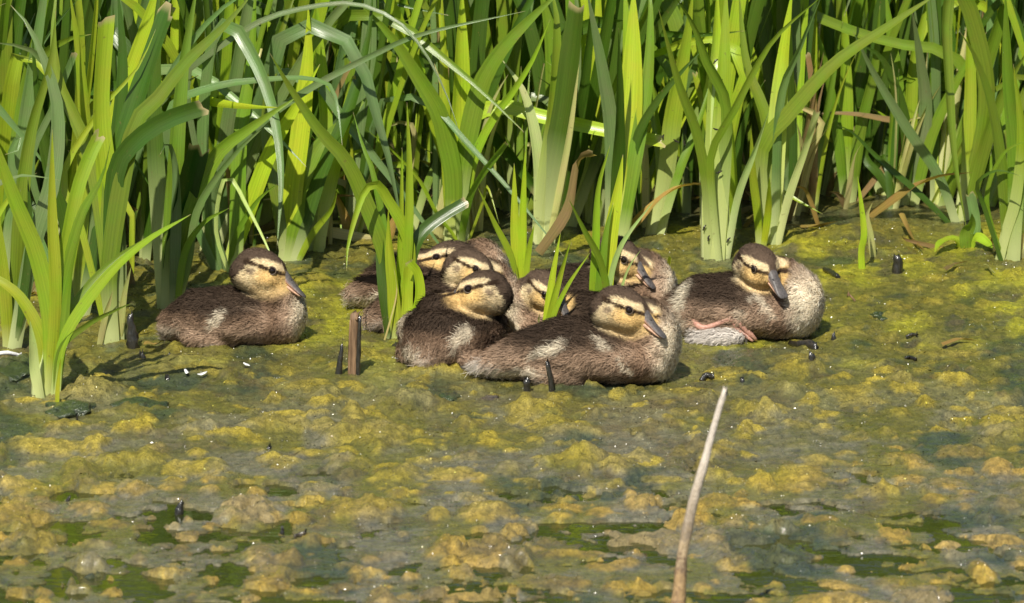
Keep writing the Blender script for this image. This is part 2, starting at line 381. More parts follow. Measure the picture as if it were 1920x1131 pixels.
M['fleck'] = attr_mat('algae_glint_fleck', 0.27, 0.6, 400, 0.2)
def flecks():      # tiny tilted glossy facets added to make the mat frothy and glint in the sun
    g = np.random.default_rng(9); n = 420000
    x = g.uniform(-.93, .93, n); y = -1.8 + 2.3 * g.random(n)
    j = np.clip(np.searchsorted(AY, y), 0, len(AY) - 2); i = np.clip(np.searchsorted(AX, x), 0, len(AX) - 2)
    h = AH[j, i]; dens = 0.25 + 0.75 * sst(fbm(x, y, 0.05, 3, 301), -0.1, 0.4) * (0.5 + 0.5 * AT[j, i])
    k = (h > 0.0006) & (g.random(n) < dens); x, y, h = x[k], y[k], h[k]; c = AC[j[k], i[k]]; n = len(x)
    P = np.stack([x, y, h + g.uniform(-.0002, .0010, n)], 1); N = nrm(np.stack([g.normal(0, .8, n), g.normal(0, .8, n), np.full(n, .75)], 1))
    T = nrm(np.cross(N, g.normal(0, 1, (n, 3)))); B = np.cross(N, T)
    a = (.00055 * g.lognormal(0, .4, n))[:, None]; b = a * g.uniform(.5, 1.0, (n, 1))
    V = np.stack([P - T * a, P - B * b, P + T * a * 1.2, P + B * b + N * b * .3], 1).reshape(-1, 3); F = np.arange(4 * n).reshape(-1, 4)
    cc = np.repeat(np.clip(c * g.lognormal(-.1, .4, (n, 1)), .008, .5), 4, axis=0)
    o = link('algae_glint_flecks', mesh_np('algae_glint_flecks', V, F, colr=cc), M['fleck'], smooth=False); tag(o, 'tiny added glossy flecks giving froth and sun glints all over the algae', 'algae', kind='stuff')
flecks()

# ------------------------------------------------------------------ reeds
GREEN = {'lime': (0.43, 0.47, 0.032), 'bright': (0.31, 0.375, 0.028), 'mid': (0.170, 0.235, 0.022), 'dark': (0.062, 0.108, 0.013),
         'blue': (0.165, 0.225, 0.090), 'deep': (0.022, 0.060, 0.008), 'straw': (0.50, 0.42, 0.20), 'brown': (0.26, 0.165, 0.085), 'orange': (0.42, 0.25, 0.085), 'pale': (0.48, 0.53, 0.22)}  # blue puts some sky reflection into the leaf colour

def leaf_mesh(P, wmax, tip='point', face=(0, -1, 0.25), twist=(0, 0), n=18, wrap=(0.18, -0.19), base=0.8, seed=0, closed=False):
    g = np.random.default_rng(seed)
    C = catmull(P, n); T = nrm(np.gradient(C, axis=0)); face = np.asarray(face, float)
    N = face - (T @ face)[:, None] * T
    N = nrm(N + 1e-6); B = np.cross(T, N); B = nrm(B)
    u = np.linspace(0, 1, n)
    if tip == 'point':
        w = np.where(u < 0.35, base + (1 - base) * sst(u, 0, 0.35), 1 - np.clip((u - 0.35) / 0.65, 0, 1) ** 2.0)
        w = np.maximum(w, 0.02)
    else:
        w = np.where(u < 0.35, base + (1 - base) * sst(u, 0, 0.35), 1 - 0.22 * np.clip((u - 0.35) / 0.65, 0, 1))
    w = w * wmax * (1 + 0.03 * np.sin(u * 9 + seed))
    tw = np.interp(u, np.linspace(0, 1, len(twist)), twist)
    wr = np.interp(u, [0, 0.3, 0.6, 1], [wrap[0], wrap[0] * 0.5, wrap[1], wrap[1] * 0.8])
    V = []; UV = []; ss = (-1, -0.55, 0, 0.55, 1)
    ripple = 0.05 * np.sin(u * 14 + seed * 1.7)
    for i in range(n):
        b = B[i] * math.cos(tw[i]) + N[i] * math.sin(tw[i]); nn = N[i] * math.cos(tw[i]) - B[i] * math.sin(tw[i])
        for s in ss:
            prof = (1 - s * s) if wr[i] > 0 else (1 - abs(s)) 
            p = C[i] + b * s * w[i] / 2 + nn * (wr[i] * w[i] * prof + ripple[i] * w[i] * s)
            if tip == 'cut' and i == n - 1: p = p + T[i] * w[i] * g.uniform(-0.35, 0.35)
            V.append(p); UV.append(((s + 1) / 2, u[i]))
    F = [(i * 5 + k, i * 5 + k + 1, i * 5 + k + 6, i * 5 + k + 5) for i in range(n - 1) for k in range(4)]
    return np.array(V), F, np.array(UV)

def add_leaf(root, origin, P, wmax, colour='mid', pale=0.25, name='leaf', mat='leaf', **kw):
    V, F, UV = leaf_mesh(P, wmax, **kw)
    me = mesh_np(name, V - np.asarray(origin), F, UV)
    o = link(name, me, M[mat], root)
    c = np.array(GREEN[colour] if isinstance(colour, str) else colour) * (1 + 0.12 * nrg.uniform(-1, 1)) * (1 + 0.08 * nrg.uniform(-1, 1, 3))
    o.color = (*np.clip(c, 0, 1), max(pale, 0.001))
    return o

def add_stem(root, origin, P, rad, colour='pale', flat=0.55, seed=0):
    P = [np.asarray(p, float) + np.array([0, 0.005 * j, 0]) for j, p in enumerate(P)]; rad = list(rad[:-1]) + [rad[-1] * 0.8, rad[-1] * 0.3]
    P.append(P[-1] + (P[-1] - P[-2]) * 0.5); V, F, UV = tube(P, rad, 12, 14, flat)
    me = mesh_np('stem', V - np.asarray(origin), F, UV * np.array([1, 0.9])); o = link('stem', me, M['leaf'], root)
    c = np.array(GREEN[colour]) * (1 + 0.1 * nrg.uniform(-1, 1)); o.color = (*c, 0.8); return o

LEAF_SEED = [100]
def hand_plant(label, bpx, leaves, stem=None, group=None, name='reed_plant', cat='reed', yoff=0.0):
    """a reed whose leaves follow polylines seen in the photograph, each standing at the plant's own depth"""
    b = ground(*bpx); b[1] += yoff; Y0 = b[1]; k = (Y0 - CAM[1]) / (-CAM[1])
    b[2] = -0.01
    root = empty(name, b); tag(root, label, cat, group)
    if stem:
        P = [at(x, y, Y0) for x, y in stem[0]]; P[0][2] = min(P[0][2], -0.012)
        add_stem(root, b, P, [r / PXM * k / 2 for r in stem[1]], stem[2] if len(stem) > 2 else 'pale')
    for i, lf in enumerate(leaves):
        pts, w, c = lf[:3]; o = lf[3] if len(lf) > 3 else {}
        dy0 = o.get('dy0', -0.004 * (i % 3) - 0.002 * i); dy = o.get('dy', nrg.uniform(-0.05, 0.03)); n = len(pts)
        P = [at(x, y, Y0 + dy0 + dy * (j / (n - 1)) ** 1.5) for j, (x, y) in enumerate(pts)]
        if o.get('root', True): P[0][2] = min(P[0][2], -0.004) if abs(P[0][2]) < 0.03 else P[0][2]
        LEAF_SEED[0] += 1; s = LEAF_SEED[0]
        yaw = o.get('yaw', nrg.uniform(-0.45, 0.45))
        add_leaf(root, b, P, w * 0.9 / PXM * k * (1 + 0.12 * abs(yaw)), c, o.get('pale', 0.18), tip=o.get('tip', 'point'), face=(math.sin(yaw), -math.cos(yaw), o.get('fz', 0.2)),
                 twist=o.get('tw', (0, nrg.uniform(-0.5, 0.5))), base=o.get('base', 0.8), seed=s, wrap=o.get('wrap', (0.16, -0.20)), n=o.get('n', 18))
    return root

CUT = {'tip': 'cut'}
def ct(**k): d = {'tip': 'cut'}; d.update(k); return d

hand_plant('bright green lone reed clump standing out in the algae', (84, 752), [
    ([(88, 752), (78, 640), (40, 560), (-10, 520), (-60, 500)], 30, 'bright', {'pale': 0.3}),
    ([(92, 752), (95, 610), (70, 480), (30, 380), (-8, 275), (-30, 200)], 38, 'bright', {'dy': -0.06}),
    ([(90, 752), (104, 560), (98, 400), (98, 243)], 26, 'bright', {'dy': -0.02}),
    ([(98, 752), (120, 540), (150, 410), (190, 335), (208, 262)], 46, 'mid', {'tw': (0, 0.9), 'dy': -0.05}),
    ([(94, 752), (112, 560), (140, 380), (165, 300), (188, 252)], 34, 'bright', ct(dy=0.02)),
    ([(102, 752), (118, 640), (190, 530), (270, 455), (358, 402)], 26, 'bright', {'dy': -0.05}),
    ([(96, 752), (118, 620), (165, 540), (230, 478), (310, 430)], 24, 'mid', {'dy': 0.04}),
    ([(104, 752), (112, 660), (160, 612), (210, 585), (248, 568)], 14, 'mid', {'dy': -0.05}),
    ([(80, 752), (66, 700), (62, 650), (56, 600)], 22, 'pale', {'pale': 0.9}),
], stem=([(84, 756), (86, 690), (92, 600)], [56, 52, 34]))
hand_plant('single thin yellow green shoot against the foot of the lone reed clump', (106, 775), [
    ([(107, 776), (108, 730), (112, 690), (114, 672)], 9, 'lime', {'pale': 0.05, 'base': 1.0})], name='reed_shoot', cat='reed shoot')

hand_plant('tall broad leaved reed with ragged cut leaf tips behind the lone clump', (215, 648), [
    ([(213, 648), (212, 480), (200, 330), (190, 200), (200, 34)], 44, 'bright', ct(dy=-0.02)),
    ([(216, 648), (214, 480), (215, 330), (250, 200), (285, 95), (314, 14)], 54, 'dark', ct(dy=0.02, pale=0.4)),
    ([(218, 648), (212, 470), (218, 320), (262, 258), (320, 222), (386, 200)], 42, 'dark', ct(dy=-0.04, pale=0.4)),
    ([(210, 648), (205, 500), (248, 250), (297, 183), (356, 109), (420, 50), (480, -20)], 40, 'mid', {'dy': 0.0, 'dy0': -0.02}),
    ([(208, 648), (150, 420), (118, 330), (188, 208), (257, 129), (292, 55)], 15, 'bright', {'dy0': -0.02, 'pale': 0.02}),
    ([(206, 648), (200, 500), (170, 300), (110, 150), (100, 40), (112, -40)], 30, 'mid', {'dy': 0.06}),
    ([(222, 648), (232, 560), (246, 500)], 14, 'straw', {'pale': 0.1, 'dy': -0.02}),
    ([(184, 652), (196, 600), (212, 545)], 13, 'straw', {'pale': 0.02, 'dy': -0.02, 'dy0': -0.02}),
], stem=([(215, 650), (213, 560), (212, 430)], [42, 38, 34]))
hand_plant('dark green reed with broad cut leaves next to the tawny cheeked duckling', (318, 590), [
    ([(318, 592), (335, 460), (352, 360), (372, 282)], 54, 'deep', ct(dy=-0.03, pale=0.3)),
    ([(310, 592), (300, 420), (290, 250), (292, 80), (300, -40)], 38, 'dark', {'dy': 0.03, 'pale': 0.5}),
    ([(324, 592), (330, 430), (330, 330), (322, 280), (312, 268), (300, 290)], 24, 'blue', {'dy': -0.05}),
    ([(322, 592), (350, 430), (400, 300), (470, 240), (560, 180)], 34, 'mid', {'dy': -0.02}),
    ([(326, 592), (352, 500), (372, 390), (440, 290), (510, 225)], 16, 'blue', {'dy': -0.06}),
    ([(330, 592), (345, 480), (380, 420), (430, 390)], 15, 'mid', {'dy': -0.06}),
    ([(312, 592), (330, 300), (345, 120), (372, -40)], 36, 'mid', {'dy': 0.05}),
], stem=([(316, 594), (320, 540), (326, 470)], [40, 40, 30]))
hand_plant('reed with arching grey green leaves rising behind the tawny cheeked duckling', (430, 520), [
    ([(420, 520), (475, 367), (512, 274), (552, 205), (600, 120)], 34, 'lime', {'dy': -0.02}),
    ([(410, 520), (380, 300), (395, 90), (430, 45), (470, 100), (503, 177), (522, 265), (527, 354), (519, 468)], 30, 'blue', {'dy': -0.16, 'pale': 0.02, 'n': 26, 'tw': (0, 0.2, 0.2)}),
    ([(415, 520), (330, 330), (318, 205), (400, 163), (488, 150), (568, 146), (617, 159), (632, 195), (642, 276)], 20, 'blue', {'dy': -0.14, 'n': 26, 'fz': 0.9, 'pale': 0.02}),
    ([(424, 520), (380, 340), (350, 150), (400, 97), (488, 40), (577, 14), (665, 7), (745, 40), (800, 104), (842, 190), (866, 268)], 13, 'blue', {'dy': -0.14, 'n': 28, 'fz': 0.5, 'pale': 0.02}),
    ([(432, 520), (400, 400), (420, 310), (488, 232), (586, 163), (709, 99), (798, 62), (985, 21)], 15, 'blue', {'dy': -0.10, 'n': 26, 'fz': 0.6, 'pale': 0.02}),
    ([(440, 520), (445, 400), (450, 260), (470, 120), (480, -30)], 34, 'mid', {'dy': 0.04}),
    ([(428, 520), (440, 450), (480, 380), (520, 345)], 12, 'mid', {'dy': -0.05}),
    ([(436, 520), (405, 430), (425, 330), (470, 400), (508, 480), (512, 520)], 9, 'pale', {'dy': -0.08, 'pale': 0.02}),
], stem=([(430, 522), (440, 470), (450, 400)], [34, 34, 26]))
hand_plant('sunlit reed with one very straight pale green leaf over the tawny cheeked duckling', (545, 500), [
    ([(540, 500), (548, 367), (563, 247), (577, 110), (578, 8)], 44, 'lime', {'dy': 0.0}),
    ([(535, 500), (560, 400), (596, 290), (632, 246), (690, 180)], 52, 'mid', {'dy': 0.03}),
    ([(550, 500), (585, 440), (620, 395), (634, 352)], 14, 'bright', {'dy': -0.04}),
    ([(538, 500), (520, 380), (500, 240), (520, 90), (560, -30)], 26, 'mid', {'dy': 0.05}),
    ([(546, 500), (600, 330), (655, 200), (690, 70), (700, -30)], 32, 'dark', {'dy': 0.07}),
], stem=([(545, 502), (546, 440), (550, 380)], [38, 36, 30]))
hand_plant('thick pale reed base behind the sunlit straight leaf', (590, 482), [
    ([(590, 482), (598, 380), (612, 250), (600, 90), (590, -20)], 32, 'bright', {'pale': 0.55}),
    ([(586, 482), (590, 400), (560, 250), (540, 120)], 26, 'mid', {'pale': 0.5}),
    ([(594, 482), (612, 380), (640, 260), (660, 170), (668, 150)], 28, 'bright', ct(pale=0.5)),
], stem=([(590, 484), (596, 420), (606, 310)], [36, 34, 26]))
hand_plant('green leafy reed clump in front of the duckling with its bill tucked back', (742, 640), [
    ([(738, 640), (724, 490), (684, 376), (648, 300), (600, 247), (546, 168), (506, 100)], 32, 'mid', {'dy': -0.08, 'pale': 0.15, 'n': 22}),
    ([(752, 640), (768, 486), (755, 424), (728, 376), (708, 346), (686, 356), (669, 398), (652, 464), (650, 508)], 24, 'bright', {'dy': -0.08, 'n': 26, 'pale': 0.15, 'tw': (0, 0.1, 0.4)}),
    ([(748, 640), (764, 480), (768, 331), (763, 192)], 20, 'bright', {'dy': -0.02, 'pale': 0.2}),
    ([(744, 640), (752, 420), (754, 276)], 14, 'bright', {'dy': 0.0}),
    ([(736, 640), (728, 480), (700, 327), (680, 274), (662, 210)], 16, 'mid', {'dy': 0.03}),
    ([(762, 636), (780, 590), (788, 552), (783, 512), (768, 492)], 22, 'lime', {'dy': -0.02, 'dy0': -0.03, 'pale': 0.05, 'tip': 'cut', 'tw': (0, 0)}),
    ([(756, 640), (762, 540), (772, 477), (790, 437), (826, 407), (874, 379)], 30, 'dark', ct(dy=0.03, pale=0.1)),
    ([(744, 640), (738, 560), (730, 470), (728, 390)], 30, 'bright', {'dy': -0.02, 'dy0': -0.02}),
    ([(760, 640), (764, 560), (766, 500)], 24, 'lime', {'dy': -0.01, 'dy0': -0.025, 'tip': 'cut', 'pale': 0.1}),
    ([(732, 632), (718, 540), (712, 460), (716, 350)], 22, 'dark', {'dy': 0.02, 'pale': 0.1}),
    ([(712, 668), (732, 600), (744, 545), (738, 500)], 4, 'straw', {'dy0': -0.03, 'pale': 0.02}),
], stem=([(744, 642), (744, 600), (746, 540)], [40, 44, 40], 'bright'))
hand_plant('tall glowing yellow green reed stalk behind the three crowded ducklings', (858, 468), [
    ([(850, 468), (860, 331), (866, 177), (866, -30)], 50, 'lime', {'dy': 0.0, 'pale': 0.2}),
    ([(856, 468), (866, 331), (895, 180), (932, 105), (990, 40), (1060, -25)], 40, 'mid', {'dy': -0.03, 'pale': 0.3}),
    ([(846, 468), (850, 340), (836, 262), (822, 210), (776, 133), (731, 66), (674, 6)], 38, 'mid', {'dy': -0.05, 'pale': 0.2}),
    ([(862, 468), (882, 327), (902, 265), (932, 212), (962, 172), (1000, 110), (1032, 35)], 18, 'bright', {'dy': -0.06, 'pale': 0.2}),
    ([(866, 468), (868, 430), (888, 354), (950, 268)], 17, 'mid', ct(dy=-0.06, pale=0.2)),
    ([(868, 468), (850, 440), (820, 402), (785, 336), (736, 283), (686, 242)], 8, 'bright', {'dy': -0.08, 'pale': 0.02}),
    ([(870, 468), (905, 380), (914, 350), (936, 420)], 6, 'bright', {'dy': -0.06, 'pale': 0.02}),
    ([(848, 468), (838, 300), (832, 130), (828, -30)], 26, 'bright', {'dy': 0.04}),
], stem=([(858, 470), (860, 420), (862, 340)], [44, 42, 40]))
hand_plant('small fresh reed sprout beside the duckling whose bill shows over its neighbour', (976, 552), [
    ([(974, 554), (966, 440), (964, 306)], 20, 'lime', {'dy': 0.0, 'pale': 0.15}),
    ([(978, 554), (980, 420), (985, 279)], 17, 'lime', {'dy': -0.02, 'pale': 0.15}),
    ([(970, 554), (960, 486), (928, 420), (896, 352)], 15, 'bright', {'dy': -0.04, 'pale': 0.15}),
    ([(982, 554), (990, 480), (1002, 420)], 14, 'bright', {'dy': -0.02, 'pale': 0.15}),
], name='reed_shoot', cat='reed shoot')
hand_plant('slim reed sprout crossing the face of the small duckling in the middle', (1022, 674), [
    ([(1018, 674), (1024, 608), (1036, 520), (1051, 436)], 17, 'lime', {'dy': -0.01, 'pale': 0.1}),
    ([(1022, 674), (1028, 608), (1050, 520), (1071, 448)], 15, 'bright', {'dy': -0.02, 'pale': 0.1}),
    ([(1026, 674), (1034, 606), (1062, 540), (1107, 473)], 11, 'bright', {'dy': -0.03, 'pale': 0.1}),
    ([(1012, 610), (1010, 600), (1012, 588)], 4, 'straw', {'dy': -0.01, 'pale': 0.1}),
], name='reed_shoot', cat='reed shoot')
hand_plant('bright reed shoot standing before the dark back of the duckling with lowered bill', (1124, 634), [
    ([(1124, 634), (1132, 548), (1142, 460), (1160, 350), (1168, 290)], 36, 'lime', {'dy': 0.0, 'pale': 0.1}),
    ([(1118, 634), (1112, 548), (1117, 460), (1122, 354), (1144, 272)], 18, 'bright', {'dy': -0.02, 'pale': 0.1}),
    ([(1124, 634), (1136, 548), (1124, 486), (1096, 433), (1066, 372)], 16, 'mid', {'dy': -0.05, 'pale': 0.1}),
    ([(1128, 634), (1140, 548), (1164, 462), (1228, 374)], 12, 'pale', {'dy': -0.05, 'pale': 0.1}),
    ([(1122, 634), (1124, 548), (1136, 440), (1150, 380)], 20, 'mid', {'dy': 0.01, 'pale': 0.1}),
    ([(1140, 634), (1164, 546), (1180, 500), (1202, 468)], 7, 'pale', {'dy': -0.02, 'pale': 0.3}),
], name='reed_shoot', cat='reed shoot')
hand_plant('tall reed with a glossy blue green side leaf behind the bright shoot', (1150, 470), [
    ([(1150, 470), (1164, 309), (1182, 199), (1176, 53), (1170, -30)], 40, 'bright', {'pale': 0.6}),
    ([(1146, 470), (1148, 265), (1130, 133), (1100, -20)], 32, 'blue', {'dy': -0.04, 'pale': 0.3}),
    ([(1156, 470), (1180, 220), (1186, 100), (1188, -30)], 56, 'lime', {'dy': 0.03, 'pale': 0.3}),
    ([(1158, 470), (1188, 283), (1220, 208), (1268, 146), (1320, 90)], 20, 'dark', {'dy': -0.03}),
    ([(1148, 470), (1160, 300), (1163, 200), (1160, 52)], 30, 'dark', {'dy': -0.05, 'pale': 0.2}),
    ([(1160, 470), (1190, 300), (1214, 150), (1220, 20), (1215, -40)], 30, 'mid', {'dy': 0.05}),
], stem=([(1150, 472), (1158, 400), (1168, 290)], [44, 44, 38]))
hand_plant('dark topped reed beside a broken brown stalk', (1016, 472), [
    ([(1018, 472), (1034, 354), (1056, 199), (1080, 14)], 56, 'dark', ct(dy=-0.02, pale=0.5)),
    ([(1006, 472), (1020, 350), (1040, 200), (1044, 40), (1030, -30)], 34, 'mid', {'dy': 0.03, 'pale': 0.5}),
    ([(1024, 472), (1050, 350), (1070, 240), (1086, 120)], 14, 'straw', {'dy': -0.03, 'pale': 0.1}),
    ([(1010, 472), (1010, 300), (985, 180), (940, 110)], 26, 'pale', {'dy': 0.03, 'pale': 0.4}),
], stem=([(1016, 474), (1022, 400), (1032, 300)], [46, 44, 36]))
hand_plant('dull grey brown based reed left of the thick white stalk', (1226, 456), [
    ([(1226, 456), (1248, 331), (1262, 221), (1286, 85), (1300, -20)], 38, 'bright', {'pale': 0.5}),
    ([(1222, 456), (1240, 331), (1225, 200), (1212, 80)], 22, 'mid', {'pale': 0.5, 'dy': 0.04}),
    ([(1230, 456), (1270, 330), (1310, 230), (1340, 130)], 20, 'mid', {'pale': 0.4, 'dy': 0.05}),
], stem=([(1224, 458), (1236, 400), (1250, 310)], [42, 38, 30], 'straw'))
hand_plant('thick whitish green reed stalk dotted with little flies', (1343, 495), [
    ([(1338, 497), (1336, 380), (1342, 200), (1344, 100), (1345, -30)], 46, 'lime', {'pale': 0.85, 'dy': 0.02}),
    ([(1352, 497), (1352, 380), (1362, 204), (1326, 119), (1298, 44), (1256, -20)], 34, 'mid', {'pale': 0.5, 'dy': -0.05, 'tw': (0, 0.3, 0.6)}),
    ([(1328, 497), (1326, 367), (1308, 256), (1272, 155), (1235, 18)], 22, 'mid', {'pale': 0.35, 'dy': -0.08}),
    ([(1350, 497), (1332, 330), (1340, 270), (1374, 212), (1422, 119), (1462, 62), (1545, -10)], 17, 'mid', {'pale': 0.3, 'dy': -0.05, 'dy0': -0.03}),
    ([(1360, 497), (1382, 376), (1414, 287), (1442, 208)], 16, 'pale', {'pale': 0.5, 'dy': -0.06}),
    ([(1344, 497), (1350, 300), (1358, 120), (1362, -30)], 40, 'bright', {'pale': 0.6, 'dy': 0.04}),
], stem=([(1343, 499), (1341, 400), (1345, 210)], [58, 52, 46]))
hand_plant('pale stalked reed behind the cream breasted duckling, one leaf leaning far over', (1448, 462), [
    ([(1444, 462), (1455, 272), (1466, 124), (1486, -20)], 42, 'lime', {'pale': 0.75}),
    ([(1440, 462), (1426, 290), (1484, 208), (1564, 119), (1658, 54), (1770, -20)], 34, 'mid', {'pale': 0.3, 'dy': -0.06}),
    ([(1452, 462), (1462, 200), (1500, 90), (1545, -20)], 22, 'blue', {'pale': 0.3, 'dy': -0.03}),
    ([(1450, 462), (1440, 240), (1400, 120), (1385, -20)], 26, 'mid', {'pale': 0.4, 'dy': 0.04}),
    ([(1424, 464), (1420, 400), (1412, 330), (1408, 240)], 17, 'bright', {'pale': 0.2, 'dy': -0.05}),
    ([(1430, 464), (1440, 400), (1443, 330)], 15, 'lime', {'pale': 0.15, 'dy': -0.06}),
    ([(1456, 462), (1476, 380), (1510, 280), (1532, 208)], 17, 'pale', ct(pale=0.6, dy=-0.05)),
], stem=([(1446, 464), (1450, 400), (1456, 280)], [46, 42, 40]))
hand_plant('slim reed pair standing between the pale stalked reed and the fallen arching leaf', (1518, 404), [
    ([(1518, 404), (1519, 300), (1522, 160), (1530, -20)], 26, 'bright', {'pale': 0.4}),
    ([(1522, 404), (1536, 300), (1556, 180), (1580, 40)], 20, 'mid', {'pale': 0.4}),
    ([(1514, 404), (1508, 280), (1490, 150)], 18, 'mid', {'pale': 0.4}),
], stem=([(1518, 406), (1518, 360), (1519, 300)], [26, 24, 20]))
hand_plant('straight green reed behind the fallen arching leaf', (1590, 390), [
    ([(1590, 390), (1588, 250), (1586, 120), (1582, -30)], 28, 'bright', {'pale': 0.3}),
    ([(1586, 390), (1570, 250), (1550, 130), (1520, 20)], 22, 'mid', {}),
    ([(1594, 390), (1612, 250), (1640, 130), (1650, 10)], 24, 'mid', {}),
    ([(1592, 392), (1700, 250), (1640, 220), (1560, 212), (1490, 222)], 16, 'brown', {'pale': 0.02, 'dy': -0.04, 'fz': 0.9}),
], stem=([(1590, 392), (1589, 340), (1588, 260)], [28, 26, 22]))
hand_plant('dark footed broad reed above a shadowed wet hollow', (1700, 392), [
    ([(1690, 394), (1690, 290), (1680, 150), (1660, -20)], 34, 'mid', {'pale': 0.2}),
    ([(1700, 394), (1706, 280), (1712, 140), (1735, 20), (1740, -30)], 30, 'bright', {'pale': 0.2, 'dy': 0.03}),
    ([(1694, 394), (1700, 250), (1660, 120), (1610, 80)], 26, 'dark', {'dy': -0.04}),
    ([(1706, 394), (1735, 220), (1725, 110), (1710, 20)], 28, 'blue', {'dy': -0.05}),
    ([(1710, 394), (1745, 260), (1790, 160), (1850, 60)], 24, 'mid', {'dy': -0.03}),
    ([(1690, 394), (1650, 330), (1620, 290), (1600, 180)], 18, 'dark', {'dy': 0.04}),
], stem=([(1698, 396), (1698, 350), (1696, 280)], [50, 48, 40], 'dark'))
hand_plant('reed with a long dark hanging leaf reaching down to the algae', (1800, 420), [
    ([(1800, 420), (1850, 200), (1825, 40), (1790, -30), (1776, 40), (1780, 149), (1790, 297), (1814, 440)], 36, 'mid', {'pale': 0.02, 'dy': -0.14, 'n': 26}),
    ([(1806, 420), (1816, 280), (1820, 140), (1815, -20)], 28, 'bright', {'pale': 0.3}),
    ([(1796, 420), (1760, 330), (1700, 240), (1640, 140), (1600, 60)], 22, 'blue', {'dy': -0.08}),
    ([(1808, 420), (1840, 300), (1880, 180), (1930, 90)], 28, 'mid', {}),
    ([(1790, 424), (1720, 360), (1650, 300), (1600, 250), (1570, 235)], 13, 'dark', {'dy': -0.05, 'pale': 0.02}),
    ([(1818, 462), (1826, 440), (1828, 410), (1820, 365)], 24, 'blue', {'dy0': -0.12, 'dy': 0.0, 'pale': 0.05, 'tip': 'cut'}),
], stem=([(1802, 422), (1808, 370), (1814, 300)], [30, 28, 24]))
hand_plant('leaning bundle of pale reed stalks beside the curled brown leaves', (1900, 498), [
    ([(1880, 500), (1900, 430), (1925, 360), (1960, 250)], 30, 'pale', {'pale': 0.9}),
    ([(1895, 502), (1915, 440), (1945, 370), (1990, 280)], 32, 'pale', {'pale': 0.9, 'dy': -0.02}),
    ([(1870, 498), (1885, 440), (1905, 370), (1915, 250), (1900, 120)], 24, 'bright', {'pale': 0.6}),
    ([(1910, 504), (1930, 440), (1970, 400)], 30, 'straw', {'pale': 0.4, 'dy': -0.03}),
    ([(1890, 500), (1880, 330), (1860, 200), (1830, 110), (1800, 60)], 24, 'mid', {'pale': 0.2, 'dy': -0.05}),
    ([(1900, 500), (1905, 300), (1890, 150), (1885, -20)], 34, 'mid', {'pale': 0.3}),
    ([(1886, 500), (1850, 380), (1880, 290), (1930, 262)], 12, 'mid', {'dy': -0.06, 'pale': 0.02}),
    ([(1884, 500), (1846, 390), (1832, 345), (1868, 320), (1915, 330)], 10, 'dark', {'dy': -0.06, 'pale': 0.02}),
], stem=([(1896, 502), (1912, 450), (1935, 380)], [60, 50, 40]))
hand_plant('bent green leaf tuft with curled brown tips lying on the algae', (1815, 470), [
    ([(1812, 472), (1790, 450), (1766, 452), (1752, 474)], 26, 'bright', {'pale': 0.02, 'dy': -0.08, 'fz': 0.8}),
    ([(1814, 472), (1830, 445), (1850, 455), (1862, 468)], 22, 'bright', {'pale': 0.02, 'dy': -0.06, 'fz': 0.8}),
    ([(1812, 472), (1812, 440), (1822, 420), (1822, 400)], 28, 'mid', {'pale': 0.02, 'dy': -0.02}),
    ([(1814, 472), (1780, 470), (1740, 460), (1700, 450), (1690, 442)], 10, 'brown', {'pale': 0.02, 'dy': -0.05}),
    ([(1814, 472), (1850, 470), (1862, 440), (1856, 410)], 9, 'orange', {'pale': 0.02, 'dy': -0.04}),
    ([(1808, 472), (1770, 478), (1740, 490), (1715, 478), (1700, 462)], 12, 'orange', {'pale': 0.02, 'dy': -0.03}),
], name='leaf_tuft', cat='reed')
hand_plant('pair of narrow yellowing shoots near the upright dark stump', (1620, 512), [
    ([(1617, 516), (1615, 470), (1620, 432), (1608, 330)], 14, 'lime', {'pale': 0.02, 'dy': -0.02, 'base': 1.0}),
    ([(1640, 486), (1632, 440), (1626, 405), (1636, 380)], 15, 'straw', {'pale': 0.02, 'dy0': 0.06, 'dy': 0.0, 'base': 1.0}),
], name='reed_shoot', cat='reed shoot')
hand_plant('short lime shoot poking up beside the cream breasted neck behind the white stalk', (1252, 524), [
    ([(1252, 526), (1253, 505), (1256, 482)], 9, 'lime', {'pale': 0.02, 'base': 1.0, 'tip': 'cut'}),
], name='reed_shoot', cat='reed shoot')
hand_plant('thin reed with drooping blue green leaf tips beside the lone clump', (20, 660), [
    ([(24, 660), (30, 520), (40, 380), (60, 240), (95, 120), (105, 20)], 30, 'mid', {}),
    ([(16, 660), (10, 560), (0, 460), (-20, 330)], 26, 'bright', {}),
    ([(20, 660), (40, 580), (56, 440), (52, 330)], 18, 'dark', {}),
    ([(18, 660), (-10, 380), (20, 335), (60, 330), (112, 338)], 20, 'blue', {'pale': 0.02, 'dy': -0.05, 'fz': 0.8}),
    ([(24, 660), (60, 470), (100, 330), (106, 190), (60, 60), (20, 10)], 34, 'blue', {'dy': 0.05}),
], stem=([(20, 662), (22, 600), (26, 520)], [36, 32, 26], 'bright'))
hand_plant('reed with one curling leaf tip rising behind the lone clump', (140, 600), [
    ([(140, 600), (130, 450), (90, 300), (70, 180), (60, 60)], 34, 'dark', {}),
    ([(144, 600), (150, 440), (160, 280), (150, 120), (130, -20)], 34, 'bright', {}),
    ([(138, 600), (60, 420), (20, 300), (40, 250), (35, 280), (10, 290)], 22, 'blue', {'dy': -0.04}),
    ([(146, 600), (180, 420), (170, 300), (110, 160), (60, 95), (-10, 80)], 32, 'blue', {'dy': -0.08, 'pale': 0.02}),
    ([(142, 600), (120, 500), (58, 320), (100, 200), (140, 100)], 16, 'blue', ct(dy=-0.1, pale=0.02)),
    ([(150, 600), (190, 420), (220, 260), (230, 110), (220, -30)], 36, 'dark', {'dy': 0.03}),
], stem=([(142, 602), (142, 540), (140, 480)], [40, 36, 30], 'mid'))

